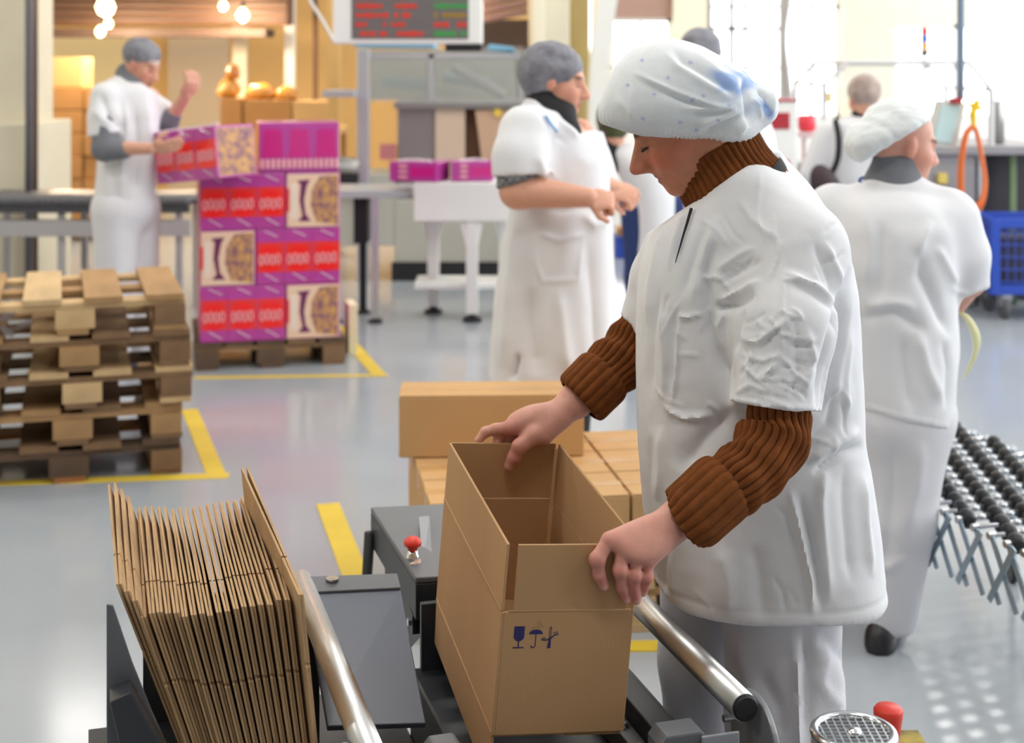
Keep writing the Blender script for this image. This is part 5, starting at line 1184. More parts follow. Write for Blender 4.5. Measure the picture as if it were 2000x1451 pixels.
def deco_B(t, W, D, H, y=0.0):
    """end face: cream picture with a curved purple band and a mass of crumbs"""
    part(t, 'picture_panel', MB().span((0.006, y-0.0012, 0.006), (W-0.006, y+0.001, H-0.006)), M_creamp)
    part(t, 'crumb_picture', MB().prism([(W-0.012, H*0.04), (W-0.012, H*0.95), (W*0.62, H*0.93), (W*0.48, H*0.70), (W*0.45, H*0.40), (W*0.56, H*0.10)], y-0.0018, d1=y), M_crumb)
    part(t, 'purple_band', MB().prism([(W*0.20, H*0.86), (W*0.44, H*0.88), (W*0.38, H*0.76), (W*0.33, H*0.5), (W*0.36, H*0.25), (W*0.46, H*0.12), (W*0.22, H*0.12), (W*0.30, H*0.22), (W*0.245, H*0.5), (W*0.27, H*0.78)], y-0.0022, d1=y), mat('pack_plum', (112, 42, 92), 0.4))
    part(t, 'lettering_strip', MB().span((W*0.09, y-0.0022, H*0.18), (W*0.19, y, H*0.80)), mat('pack_white', (244, 232, 226), 0.4))
    for k in range(7): part(t, 'pale_loop', MB().tube([(W*0.14+W*0.03*math.cos(a*1.047), y-0.0028, H*(0.23+0.085*k)+0.008*math.sin(a*1.047)) for a in range(6)], 0.002, 4, closed=True), M_creamp)
    part(t, 'red_spot', MB().span((0.004, y-0.0016, H*0.3), (W*0.06, y, H*0.72)), M_redb)
def deco_C(t, W, D, H, y=0.0):
    """long side: magenta windows above a row of pale sticks"""
    for i in range(3): part(t, 'magenta_window', MB().prism([(W*(i+0.10)/3, H*0.30), (W*(i+0.90)/3, H*0.30), (W*(i+0.82)/3, H*0.86), (W*(i+0.18)/3, H*0.86)], y-0.0014, d1=y), M_mag)
    for k in range(15): part(t, 'pale_stick', MB().tube([(W*(k+0.5)/15, y-0.0008, H*0.09), (W*(k+0.5)/15, y-0.0008, H*0.27)], W/38, 6), M_pinkw)
def pack(label, M, W, D, H, deco, side=None, group='shrink-wrapped pink packs'):
    t = thing('shrink_wrapped_pack', label, 'pack', M=M, group=group)
    part(t, 'cartons', MB().span((0, 0, 0), (W, D, H)), M_purple, bevel=0.006)
    if deco: deco(t, W, D, H)
    if side == 'left': part(t, 'side_picture', MB().span((-0.0012, 0.01, 0.01), (0.001, D-0.01, H-0.01)), M_crumb if random.random() < 0.5 else M_redb)
    return t
pl = PX(382, 725, 7.63); A14 = R(13.5)
PM = TR((pl[0], pl[1], 0), A14)
pallet('dark pallet under the pile of pink packs', PM, W=0.80, D=0.80, tone=(3, 2, 3), deck=5, rng=rg)
la, lb_, hh = 0.452, 0.292, 0.298
for r_ in range(3):
    z = 0.146+r_*(hh+0.003); rn = ('bottom', 'middle', 'upper')[r_]
    if r_ != 1:
        pack('red and purple pack, %s row of the pile, left' % rn, PM @ TR((0.022, 0.01, z)), la, lb_, hh, deco_A, 'left'); pack('cream picture pack, %s row of the pile, right' % rn, PM @ TR((0.022+la+0.004, 0.01, z)), lb_, la, hh, deco_B)
    else:
        pack('cream picture pack, middle row of the pile, left', PM @ TR((0.022, 0.01, z)), lb_, la, hh, deco_B, 'left'); pack('red and purple pack, middle row of the pile, right', PM @ TR((0.022+lb_+0.004, 0.01, z)), la, lb_, hh, deco_A)
    pack('pink pack at the back of the pile, %s row' % rn, PM @ TR((0.022, 0.48, z)), 0.745, 0.29, hh, None, 'left')
pack('magenta pack with pale sticks on top of the pile', PM @ TR((0.022+lb_+0.02, 0.01, 0.146+3*(hh+0.003))), 0.43, lb_, 0.272, deco_C, 'left')
hpk = PX(307, 360, 7.62)
ht = pack('red and purple pack tilted in the hands of the man', TR((hpk[0], hpk[1], hpk[2]), R(-33)) @ Matrix.Rotation(R(-6.5), 4, 'Y'), 0.452, 0.287, 0.272, deco_A)
part(ht, 'side_picture', MB().span((0.451, 0.012, 0.012), (0.4535, 0.275, 0.26)), M_crumb)
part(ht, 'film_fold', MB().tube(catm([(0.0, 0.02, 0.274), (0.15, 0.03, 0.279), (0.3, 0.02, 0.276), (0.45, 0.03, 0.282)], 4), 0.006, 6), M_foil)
cr = PM @ Vector((0.79, 0.05, 0.0))
solo('carton_piece', MB().box((0, 0, 0.14), (0.05, 0.2, 0.28)), mat('cream_board', (238, 224, 184), 0.7), 'upright cream board behind the right corner of the pink pile', 'board', loc=(cr[0]+0.01, cr[1]+0.30, 0), rz=A14, bevel=0.003)
# ---------------------------------------------------------------- closed cartons on a pallet behind the machine
Ac = R(9)
c0 = PX(840, 985, 4.05); CM = TR((c0[0], c0[1], 0), Ac)
pallet('pale pallet under the layer of closed cartons', CM @ Matrix.Translation((-0.02, 0, 0)), W=1.2, D=0.80, tone=(0, 1, 0), deck=5, rng=rg)
M_tapeb = mat('packing_tape', (206, 160, 104), 0.25)
M_cardw = mat('card_warm', (206, 162, 110), 0.8, var=0.06, scale=5, bump=0.05, bscale=200)
M_gap = M_card
def closed_carton(label, M, L, W, H):
    t = thing('closed_carton', label, 'carton', M=M, group='closed cartons')
    part(t, 'carton_body', MB().span((0, 0, 0), (L, W, H-0.004)), M_cardw, bevel=0.004)
    part(t, 'top_flap', MB().span((0.001, 0.001, H-0.0035), (L-0.001, W/2-0.002, H)), M_cardw, bevel=0.001); part(t, 'top_flap', MB().span((0.001, W/2+0.002, H-0.0035), (L-0.001, W-0.001, H)), M_cardw, bevel=0.001)
    part(t, 'tape', MB().span((-0.0006, W/2-0.024, H-0.06), (L+0.0006, W/2+0.024, H+0.0006)), M_tapeb)
    return t
H1 = 0.252
rowname = ['nearest', 'second', 'third', 'farthest']
for j in range(3):
    for i in range(2):
        closed_carton('closed carton in the layer on the pale pallet, %s row, %s' % (('near', 'middle', 'far')[j], ('left', 'right')[i]), CM @ TR((i*0.588, 0.004+j*0.238, 0.146)), 0.58, 0.232, H1)
tb = PX(779, 881, 4.52)
closed_carton('single closed carton standing on the layer behind the open carton', TR((tb[0], tb[1], 0.146+H1+0.002), R(2)), 0.585, 0.20, 0.195)
# ---------------------------------------------------------------- gravity conveyor with black wheels at the right
Ld = np.array([0.30, -0.954, 0]); Ax = np.array([0.954, 0.30, 0]); cv0 = PX(1800, 800, 3.42); cv0 = np.array([0.985, 4.72, 0.40])
cvt = thing('wheel_conveyor', 'expanding gravity conveyor with black skate wheels and scissor frame at the right', 'conveyor', (cv0[0], cv0[1], 0))
M_axle = mat('zinc_axle', (196, 198, 202), 0.25, metal=0.9); M_zinc = mat('zinc_lattice', (170, 186, 198), 0.3, metal=0.8); M_whl = mat('black_wheel', (30, 31, 36), 0.38)
NA = 22; stp_ = 0.070; CWd = 0.56
whl = make_mesh('wheel', *(lambda b: (b.v, b.f))(MB().lathe([(0.006, -0.015), (0.020, -0.015), (0.026, -0.010), (0.0275, 0.0), (0.026, 0.010), (0.020, 0.015), (0.006, 0.015)], (0, 0, 0), 16, 'x')), M_whl, smooth=True)
for i in range(NA):
    o = cv0+Ld*stp_*i-Ax*0.03*0; rel = o-np.array([cv0[0], cv0[1], 0])
    part(cvt, 'axle', MB().cyl(rel-Ax*0.01, rel+Ax*(CWd+0.01), 0.006, 10), M_axle, smooth=True)
    for k in range(8):
        q = k*0.092-((i*0.030) % 0.092)
        if q > CWd or q < 0: continue
        wob_ = link('wheel', whl, cvt); wob_.location = rel+Ax*q; wob_.rotation_euler = (0, 0, math.atan2(Ax[1], Ax[0]))
        if q+0.03 < CWd: part(cvt, 'spacer', MB().cyl(rel+Ax*(q+0.017), rel+Ax*min(q+0.075, CWd), 0.0095, 10), M_axle, smooth=True)
for side in (0, 1):
    for i in range(0, NA, 1):
        a = cv0+Ld*stp_*i+Ax*(CWd*side+(-0.014 if side == 0 else 0.014))-np.array([cv0[0], cv0[1], 0]); b = a+Ld*stp_*1.5
        for (p_, q_, off) in ((a, b+np.array([0, 0, -0.17]), 0.0), (b, a+np.array([0, 0, -0.17]), -0.007)):
            if i % 2 == 0 or off == 0.0:
                n_off = Ax*off*(1 if side == 0 else -1)
                d_ = (q_-p_)/np.linalg.norm(q_-p_); wv_ = np.cross(d_, Ax)*0.009
                part(cvt, 'lattice_bar', MB().hexa([p_+n_off-wv_, p_+n_off+wv_, q_+n_off+wv_, q_+n_off-wv_, p_+n_off-wv_-Ax*0.004, p_+n_off+wv_-Ax*0.004, q_+n_off+wv_-Ax*0.004, q_+n_off-wv_-Ax*0.004]), M_zinc)
        part(cvt, 'rivet', MB().cyl(a-Ax*0.012, a+Ax*0.008, 0.010, 10), M_axle)
for i in (5, 19):
    for sd in (0.04, CWd-0.04):
        a = cv0+Ld*stp_*i+Ax*sd-np.array([cv0[0], cv0[1], 0]); part(cvt, 'leg', MB().cyl(a+[0, 0, -0.02], [a[0], a[1], 0.06], 0.012, 12), M_zinc); part(cvt, 'caster', MB().lathe([(0.01, -0.012), (0.032, -0.012), (0.034, 0), (0.032, 0.012), (0.01, 0.012)], (a[0], a[1], 0.034), 16, 'x'), M_whl)
# ---------------------------------------------------------------- middle distance: out-feed table, white stand, wrapping machine
M_wht = mat('white_enamel', (236, 236, 234), 0.4); M_alu = mat('aluminium', (196, 198, 204), 0.35, metal=0.6); M_cab = mat('cabinet_grey', (186, 184, 174), 0.5, var=0.06, scale=2); M_sst = mat('stainless', (158, 158, 156), 0.35, metal=0.7)
ws = thing('white_stand', 'white pedestal stand carrying two pink packs beside the woman in the coat', 'stand', (0, 0, 0))
ta = PX(808, 357, 9.05); tb2 = PX(1000, 357, 9.05)
part(ws, 'apron', MB().hexa([ta+[0.0, 0, -0.245], tb2+[0.04, 0, -0.245], tb2+[0.04, 0.42, -0.245], ta+[0, 0.42, -0.245], ta, tb2, tb2+[0, 0.42, 0], ta+[0, 0.42, 0]]), M_wht, bevel=0.008)
for (px, py, yy) in ((847, 610, 9.40), (922, 628, 9.10), (985, 610, 9.40)):
    b = GX(px, py); b[1] = yy; zt_ = ta[2]-0.24
    part(ws, 'leg', MB().span((b[0]-0.038, yy-0.038, 0.05), (b[0]+0.038, yy+0.038, zt_)), M_wht, bevel=0.006); part(ws, 'gusset', MB().prism([(-0.038, -0.17), (0.038, -0.17), (0.075, 0), (-0.075, 0)], 0, org=(b[0], yy-0.03, zt_), d1=0.06), M_wht)
    part(ws, 'foot', MB().lathe([(0.062, 0), (0.06, 0.02), (0.02, 0.04), (0.016, 0.055)], (b[0], yy, 0), 18), M_rubber)
sh0 = PX(812, 552, 9.28)
part(ws, 'shelf', MB().box((sh0[0]+0.37, 9.30, sh0[2]), (0.74, 0.36, 0.035)), M_wht, bevel=0.004)
for i, (p0, p1, yy, yaw_) in enumerate(((764, 862, 9.3, 16), (884, 968, 9.28, -4))):
    a = PX(p0, 366 if i == 0 else 357, yy); w_ = (p1-p0)/F*yy/math.cos(R(yaw_))
    t = pack(('pink pack overhanging the left end of the white stand', 'pink pack lying on the white stand next to the coat')[i], TR((a[0]+0.0, yy-0.15, ta[2]+0.003), R(-yaw_)), w_*0.95, 0.26, 0.125, None)
    part(t, 'magenta_window', MB().span((w_*0.42, -0.0014, 0.03), (w_*0.9, 0.001, 0.095)), M_mag)
    for k in range(3): part(t, 'pale_stick', MB().tube([(w_*0.20, -0.001, 0.028+k*0.034), (w_*0.36, -0.001, 0.028+k*0.034)], 0.010, 6), M_pinkw)
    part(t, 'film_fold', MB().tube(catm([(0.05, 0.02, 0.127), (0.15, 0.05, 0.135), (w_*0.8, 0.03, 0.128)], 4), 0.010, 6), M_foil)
ot = thing('outfeed_table', 'grey topped out-feed table behind the pile of pink packs', 'table', (0, 0, 0))
o0, o1 = PX(640, 372, 8.95), PX(800, 372, 9.15)
part(ot, 'table_top', MB().hexa([o0+[-0.3, 0, -0.05], o1+[0, 0, -0.05], o1+[0, 0.5, -0.05], o0+[-0.3, 0.5, -0.05], o0+[-0.3, 0, 0], o1, o1+[0, 0.5, 0], o0+[-0.3, 0.5, 0]]), M_alu, bevel=0.004)
for px, py, m_ in ((733, 630, M_alu), (709, 612, M_rubber), (655, 630, M_alu)):
    b = GX(px, py); part(ot, 'leg', MB().span((b[0]-0.022, b[1]-0.022, 0.03), (b[0]+0.022, b[1]+0.022, o0[2]-0.05)), m_); part(ot, 'foot', MB().lathe([(0.05, 0), (0.045, 0.02), (0.018, 0.03)], (b[0], b[1], 0), 16), M_rubber)
cl0 = PX(706, 395, 9.2); part(ot, 'drive_unit', MB().box((cl0[0], 9.25, cl0[2]-0.1), (0.09, 0.2, 0.32)), M_rubber, bevel=0.006)
Yk = 10.8
wm = thing('wrapping_machine', 'large grey wrapping machine with clear guard hood behind the white stand', 'machine', (PX(860, 0, Yk)[0], Yk, 0))
def kx(px, py, y=Yk): return PX(px, py, y)
a = kx(770, 200); b = kx(1030, 545)
part(wm, 'cabinet', MB().span((a[0], Yk, 0.0), (b[0], Yk+1.1, kx(0, 390)[2])), M_cab, world=True, bevel=0.01)
part(wm, 'kick_plate', MB().span((a[0]-0.02, Yk-0.02, 0.0), (b[0], Yk+0.0, 0.14)), M_rubber, world=True)
part(wm, 'side_cabinet', MB().span((kx(775, 0)[0], Yk+0.05, kx(0, 390)[2]), (kx(850, 0)[0], Yk+0.9, kx(0, 200)[2])), M_sst, world=True, bevel=0.008)
part(wm, 'front_board', MB().span((kx(850, 0)[0], Yk+0.02, kx(0, 345)[2]), (kx(908, 0)[0], Yk+0.06, kx(0, 212)[2])), mat('board_beige', (214, 190, 170), 0.7), world=True)
part(wm, 'front_board', MB().hexa([kx(945, 345)+[0, 0.0, 0], kx(1005, 345), kx(1005, 345)+[0, 0.05, 0], kx(945, 345)+[0, 0.05, 0], kx(928, 215), kx(1010, 215), kx(1010, 215)+[0, 0.05, 0], kx(928, 215)+[0, 0.05, 0]]), mat('board_tan', (204, 170, 142), 0.7), world=True)
part(wm, 'gap_shade_sheet', MB().span((kx(905, 0)[0], Yk+0.10, kx(0, 345)[2]), (kx(1010, 0)[0], Yk+0.14, kx(0, 212)[2])), M_brownbeam, world=True)  # brown sheet painted to stand for the shade in the gap
part(wm, 'cover_plate', MB().span((kx(770, 0)[0], Yk-0.03, kx(0, 212)[2]), (kx(1030, 0)[0], Yk+1.0, kx(0, 198)[2])), M_sst, world=True, bevel=0.006)
part(wm, 'warning_spot', MB().cyl(kx(972, 220)+[0, -0.03, 0], kx(972, 220)+[0, -0.02, 0], 0.03, 16), mat('warning_yellow', (232, 196, 70), 0.5), world=True)
M_hood = mat('hood_clear', (206, 208, 204), 0.06, alpha=0.28)
for (p0, p1) in ((722, 838), (846, 1010)):
    part(wm, 'hood_pane', MB().hexa([kx(p0, 198), kx(p1, 198), kx(p1, 198)+[0, 0.012, 0], kx(p0, 198)+[0, 0.012, 0], kx(p0+4, 112), kx(p1-4, 112), kx(p1-4, 112)+[0, 0.012, 0], kx(p0+4, 112)+[0, 0.012, 0]]), M_hood, world=True)
for px in (716, 842, 1018): part(wm, 'hood_post', MB().hexa([kx(px-5, 200), kx(px+5, 200), kx(px+5, 200)+[0, 0.04, 0], kx(px-5, 200)+[0, 0.04, 0], kx(px-5, 106), kx(px+5, 106), kx(px+5, 106)+[0, 0.04, 0], kx(px-5, 106)+[0, 0.04, 0]]), M_alu, world=True)
part(wm, 'hood_rail', MB().hexa([kx(708, 114), kx(1012, 114), kx(1012, 114)+[0, 0.05, 0], kx(708, 114)+[0, 0.05, 0], kx(708, 103), kx(1012, 103), kx(1012, 103)+[0, 0.05, 0], kx(708, 103)+[0, 0.05, 0]]), M_alu, world=True)
part(wm, 'hood_roof', MB().hexa([kx(700, 104), kx(1018, 104), kx(1024, 94, Yk)+[0, 0.9, 0], kx(700, 94)+[0, 0.9, 0], kx(700, 97), kx(1018, 97), kx(1024, 88)+[0, 0.9, 0], kx(700, 88)+[0, 0.9, 0]]), M_hood, world=True)
part(wm, 'hood_back', MB().span((kx(700, 0)[0], Yk+0.95, kx(0, 200)[2]), (kx(1030, 0)[0], Yk+0.98, kx(0, 96)[2])), mat('hood_back_grey', (152, 150, 138), 0.6, var=0.25, scale=3), world=True)
part(wm, 'inner_shaft', MB().tube([kx(880, 130)+[0, 0.4, 0], kx(985, 190)+[0, 0.4, 0]], 0.04, 10), M_sst, world=True)
part(wm, 'inner_shaft', MB().tube([kx(735, 160)+[0, 0.5, 0], kx(830, 168)+[0, 0.5, 0]], 0.05, 10), mat('shaft_teal', (122, 150, 152), 0.5), world=True)
part(wm, 'inner_shaft', MB().tube([kx(860, 150)+[0, 0.6, 0], kx(950, 165)+[0, 0.6, 0]], 0.05, 10), MATS['shaft_teal'], world=True)
part(wm, 'tall_post', MB().span((kx(698, 0)[0], Yk-0.05, 0.0), (kx(722, 0)[0], Yk+0.05, kx(0, 96)[2])), M_alu, world=True, bevel=0.006)
part(wm, 'red_switch_box', MB().span((kx(742, 0)[0], Yk+0.0, kx(0, 312)[2]), (kx(772, 0)[0], Yk+0.1, kx(0, 282)[2])), mat('switch_pink', (196, 120, 124), 0.5), world=True)
part(wm, 'side_shelf', MB().box(tuple((kx(645, 182)+kx(692, 182))/2), (0.24, 0.5, 0.05)), M_alu, world=True, bevel=0.005)
part(wm, 'side_motor', MB().cyl(kx(655, 330), kx(700, 335), 0.10, 20), M_sst, world=True)
part(wm, 'side_motor_foot', MB().box(tuple(kx(676, 350)), (0.2, 0.25, 0.10)), M_rubber, world=True)
part(wm, 'side_bracket', MB().hexa([kx(650, 480), kx(770, 480), kx(770, 480)+[0, 0.6, 0], kx(650, 480)+[0, 0.6, 0], kx(650, 340), kx(770, 340), kx(770, 340)+[0, 0.6, 0], kx(650, 340)+[0, 0.6, 0]]), M_cab, world=True, bevel=0.01)
bs = catm([kx(690, 84), kx(760, 80), kx(850, 84), kx(930, 92)], 6)
part(wm, 'blue_cover', MB().hexa([kx(690, 92), kx(850, 94), kx(850, 94)+[0, 0.5, 0], kx(690, 92)+[0, 0.5, 0], kx(696, 78), kx(845, 80), kx(845, 80)+[0, 0.5, 0], kx(696, 78)+[0, 0.5, 0]]), mat('blue_cover', (120, 176, 206), 0.6), world=True, bevel=0.01, label='light blue cover on top of the hood')
part(wm, 'blue_cover', MB().hexa([kx(950, 98), kx(1012, 108), kx(1012, 108)+[0, 0.4, 0], kx(950, 98)+[0, 0.4, 0], kx(955, 86), kx(1002, 92), kx(1002, 92)+[0, 0.4, 0], kx(955, 86)+[0, 0.4, 0]]), MATS['blue_cover'], world=True, bevel=0.01)
# ---------------------------------------------------------------- display board
Yd = 8.6
db = thing('display_board', 'white-cased electronic display board with red and green glowing lines', 'display', (PX(795, 0, Yd)[0], Yd, PX(0, 88, Yd)[2]))
zb0, zb1 = PX(0, 86, Yd)[2], PX(0, 86, Yd)[2]+0.62
d0, d1 = PX(650, 0, Yd)[0], PX(942, 0, Yd)[0]
part(db, 'case', MB().span((d0, Yd, zb0), (d1, Yd+0.18, zb1)), M_wht, world=True, bevel=0.01)
s0, s1 = PX(687, 0, Yd)[0], PX(915, 0, Yd)[0]; sz0 = PX(0, 76, Yd)[2]
part(db, 'screen', MB().span((s0, Yd-0.006, sz0), (s1, Yd+0.002, zb1-0.05)), mat('screen_grey', (112, 106, 106), 0.3, coat=0.3), world=True)
E_r = mat('led_red', (190, 44, 30), 0.5, emit=(226, 60, 36), estr=0.22); E_g = mat('led_green', (50, 130, 60), 0.5, emit=(60, 170, 80), estr=0.22); E_o = mat('led_amber', (140, 110, 40), 0.5, emit=(150, 120, 50), estr=0.2)
rr_ = random.Random(11)
rowsz = [66, 48, 30, 12, -6, -24, -42]
for ri, py in enumerate(rowsz):
    zc_ = PX(0, py, Yd)[2]
    def glow(x0, x1, m_, nm):
        x = x0
        while x < x1:
            w_ = rr_.uniform(0.014, 0.026); hgt = rr_.uniform(0.022, 0.034)
            if rr_.random() < 0.86:
                part(db, nm, MB().span((x, Yd-0.009, zc_-hgt/2), (min(x+w_, x1), Yd-0.005, zc_+hgt/2)), m_, world=True)
            x += w_+0.006
    glow(PX(695, 0, Yd)[0], PX((758, 735, 758, 748, 735, 758, 740)[ri], 0, Yd)[0], E_r, 'glowing_mark'); glow(PX((775, 748, 770, 762, 748, 770, 750)[ri], 0, Yd)[0], PX((828, 792, 802, 815, 792, 815, 800)[ri], 0, Yd)[0], E_r, 'glowing_mark')
    glow(PX(848, 0, Yd)[0], PX(912, 0, Yd)[0], (E_g, E_r, E_o, E_g, E_g, E_o, E_g)[ri], 'glowing_digit')
part(db, 'hanger', MB().cyl((d0+0.1, Yd+0.09, zb1), (d0+0.1, Yd+0.09, CE), 0.015, 10), M_alu, world=True); part(db, 'hanger', MB().cyl((d1-0.1, Yd+0.09, zb1), (d1-0.1, Yd+0.09, CE), 0.015, 10), M_alu, world=True)
part(db, 'lower_bracket', MB().box(tuple(PX(905, 92, Yd)+[0, 0.1, 0]), (0.22, 0.16, 0.05)), M_rubber, world=True)
part(db, 'cable', MB().tube(catm([PX(652, 80, Yd), PX(630, 40, Yd), PX(606, 0, Yd), PX(590, -60, Yd)], 6), 0.010, 8), M_wht, world=True, smooth=True)
# ---------------------------------------------------------------- left hall: column, pipes, roller conveyor, stores
def col(name, px0, px1, Y, dp, m_, z0=0.0, z1=CE, parent=None):
    return struct(name, MB().span((PX(px0, 0, Y)[0], Y, z0), (PX(px1, 0, Y)[0], Y+dp, z1)), m_, bevel=0.01, parent=parent)
c1 = col('trim_1', -90, 50, 9.9, 0.6, M_conc); col('plinth', -90, 60, 9.75, 0.9, M_conc, 0.0, PX(0, 242, 9.75)[2], c1)
M_pipeb = mat('pipe_brown', (120, 96, 84), 0.5, metal=0.2)
tag(link('wall_pipe', make_mesh('wall_pipe', *(lambda b: (b.v, b.f))(MB().cyl((PX(57, 0, 9.5)[0], 9.5, 0), (PX(57, 0, 9.5)[0], 9.5, CE), 0.028, 14)), M_pipe, smooth=True)), 'grey vertical pipe beside the cream column at the left', 'pipe')
tag(link('wall_pipe', make_mesh('wall_pipe', *(lambda b: (b.v, b.f))(MB().cyl((PX(69, 0, 9.6)[0], 9.6, 0), (PX(69, 0, 9.6)[0], 9.6, CE), 0.018, 14)), M_pipeb, smooth=True)), 'thin brown vertical pipe next to the grey pipe at the left', 'pipe')
solo('vertical_post', MB().span((PX(78, 0, 12)[0], 12, 0), (PX(94, 0, 12)[0], 12.06, CE)), M_conc, 'pale narrow post behind the pipes at the left', 'post')
rc = thing('roller_conveyor', 'long conveyor with ribbed black rollers running behind the man', 'conveyor', (PX(150, 0, 9.2)[0], 9.2, 0))
zr = PX(0, 396, 9.1)[2]; xa, xb_ = PX(-60, 0, 9.1)[0], PX(372, 0, 9.1)[0]
part(rc, 'side_rail', MB().span((xa, 9.05, zr-0.06), (xb_, 9.09, zr-0.005)), mat('rail_dark', (70, 72, 78), 0.5), world=True)
part(rc, 'side_rail', MB().span((xa, 9.62, zr-0.06), (xb_, 9.66, zr+0.0)), MATS['rail_dark'], world=True)
part(rc, 'lower_beam', MB().span((xa, 9.06, zr-0.21), (xb_, 9.14, zr-0.11)), mat('beam_pale', (176, 174, 176), 0.5), world=True)
nrl = 34
rme = make_mesh('roller', *(lambda b: (b.v, b.f))(MB().cyl((0, 0, 0), (0, 0.62, 0), 0.026, 12)), mat('roller_grey', (96, 96, 100), 0.4), smooth=True)
for i in range(nrl):
    o = link('roller', rme, rc); wpos = Vector((xa+0.03+(xb_-xa-0.06)*i/(nrl-1), 9.04, zr+0.012)); o.location = ROOTM[rc.name].inverted() @ wpos
for px in (-40, 120, 350):
    for yy in (9.1, 9.6): part(rc, 'leg', MB().span((PX(px, 0, 9.1)[0]-0.02, yy-0.02, 0), (PX(px, 0, 9.1)[0]+0.02, yy+0.02, zr-0.06)), MATS['beam_pale'], world=True)
# brown cartons stacked behind the conveyor
M_box2 = mat('brown_carton', (178, 128, 74), 0.8, var=0.12, scale=4); M_box3 = mat('tan_carton', (206, 164, 108), 0.8, var=0.08, scale=4)
Yx = 13.2; zs = [0.145+i*0.212 for i in range(6)]
pallet('pallet under the brown carton stack behind the conveyor', TR((PX(72, 0, Yx)[0], Yx, 0), 0), W=0.85, D=0.8, tone=(2, 3), rng=rg)
for i in range(6):
    for j in range(2):
        solo('stacked_carton', MB().box((0.205, 0.2, 0.104), (0.40, 0.40, 0.206)), M_box2, 'brown carton in the stack behind the conveyor, %s layer, %s' % (('lowest', 'second', 'third', 'fourth', 'fifth', 'top')[i], ('left', 'right')[j]), 'carton', 'brown cartons behind the conveyor', bevel=0.006, loc=(PX(74, 0, Yx)[0]+j*0.415, Yx+rg.uniform(0, 0.03), zs[i]), rz=rg.uniform(-0.02, 0.02))
solo('stacked_carton', MB().box((0.18, 0.2, 0.135), (0.36, 0.36, 0.27)), M_box3, 'single tan carton on top of the brown stack at the left', 'carton', 'brown cartons behind the conveyor', bevel=0.006, loc=(PX(80, 0, Yx)[0], Yx+0.03, zs[5]+0.21))
# stores bench with boxes and amber bags right of the man
Yz = 13.4
bn = thing('store_bench', 'tan bench in the store behind the pink packs', 'bench', (PX(560, 0, Yz)[0], Yz, 0))
zbn = PX(0, 252, Yz)[2]
part(bn, 'bench_top', MB().span((PX(425, 0, Yz)[0], Yz, zbn-0.06), (PX(660, 0, Yz)[0], Yz+0.8, zbn)), M_box3, world=True)
for px in (432, 650):
    for yy in (Yz+0.05, Yz+0.72): part(bn, 'leg', MB().span((PX(px, 0, Yz)[0]-0.04, yy-0.04, 0), (PX(px, 0, Yz)[0]+0.04, yy+0.04, zbn-0.06)), M_box2, world=True)
for (p0, p1, pt, lab, m_) in ((428, 470, 192, 'narrow amber box at the left end of the store bench', M_box2), (474, 568, 196, 'wide brown box in the middle of the store bench', M_box2), (570, 645, 198, 'tan box at the right end of the store bench', M_box3)):
    solo('store_box', MB().span((PX(p0, 0, Yz)[0], Yz+0.05, zbn+0.001), (PX(p1, 0, Yz)[0], Yz+0.45, PX(0, pt, Yz)[2])), m_, lab, 'box', 'boxes on the store bench', bevel=0.008)
M_amb = mat('amber_bag', (204, 142, 52), 0.25, coat=0.6, var=0.2, scale=8)
for (px, py, rx, rz_, lab) in ((448, 168, 0.085, 0.10, 'amber film bag on the narrow box in the store'), (508, 174, 0.12, 0.085, 'wide amber film bag on the brown box in the store'), (560, 182, 0.085, 0.07, 'low amber film bag beside the wide bag in the store')):
    c = PX(px, py, Yz+0.25); top_z = PX(0, 192 if px < 470 else 196, Yz)[2]; c[2] = top_z+rz_*0.85
    S = SDF().ell(c, (rx, 0.13, rz_), None, 0.02).ell(c+[rx*0.5, 0, -rz_*0.2], (rx*0.7, 0.12, rz_*0.7), None, 0.04).ell(c+[-rx*0.5, 0, -rz_*0.3], (rx*0.7, 0.12, rz_*0.7), None, 0.04); S.cut(lambda x, y, z: top_z+0.003-z)
    v, f = S.mesh(0.015, 1); n = vnormals(v, f); o = link('film_bag', make_mesh('film_bag', v+n*(0.012*wob(v, 25, 4))[:, None], f, M_amb, smooth=True)); tag(o, lab, 'bag', 'amber bags in the store')
S = SDF(); c = PX(455, 140, Yz+0.25); c[2] = PX(0, 192, Yz)[2]+0.10*1.85+0.05
solo('jar', MB().lathe([(0.06, 0), (0.07, 0.02), (0.07, 0.09), (0.05, 0.12), (0.055, 0.14), (0.0, 0.142)], tuple(c-[0, 0, 0.06]), 20), mat('amber_jar', (176, 108, 30), 0.2, coat=0.6), 'dark amber jar on top of the amber bag in the store', 'jar', smooth=True)
# mezzanine beams, panels and posts of the store
M_tan2 = mat('panel_cream_yellow', (232, 210, 160), 0.7); M_bei = mat('panel_beige', (206, 184, 156), 0.7)
bm_ = struct('trim_2', MB().span((PX(70, 0, 14.5)[0], 14.5, PX(0, 48, 14.5)[2]), (PX(560, 0, 14.5)[0], 14.9, PX(0, 0, 14.5)[2]+1.6)), M_brownbeam)
struct('lower_flange', MB().span((PX(70, 0, 14.4)[0], 14.35, PX(0, 72, 14.4)[2]), (PX(520, 0, 14.4)[0], 14.9, PX(0, 56, 14.4)[2])), mat('beam_dark', (74, 52, 42), 0.6), parent=bm_)
for i in range(6): struct('joist', MB().span((PX(80, 0, 14.3)[0], 14.42, PX(0, 40-14*i, 14.3)[2]), (PX(556, 0, 14.3)[0], 14.52, PX(0, 33-14*i, 14.3)[2])), mat('beam_dark', (74, 52, 42), 0.6), parent=bm_)
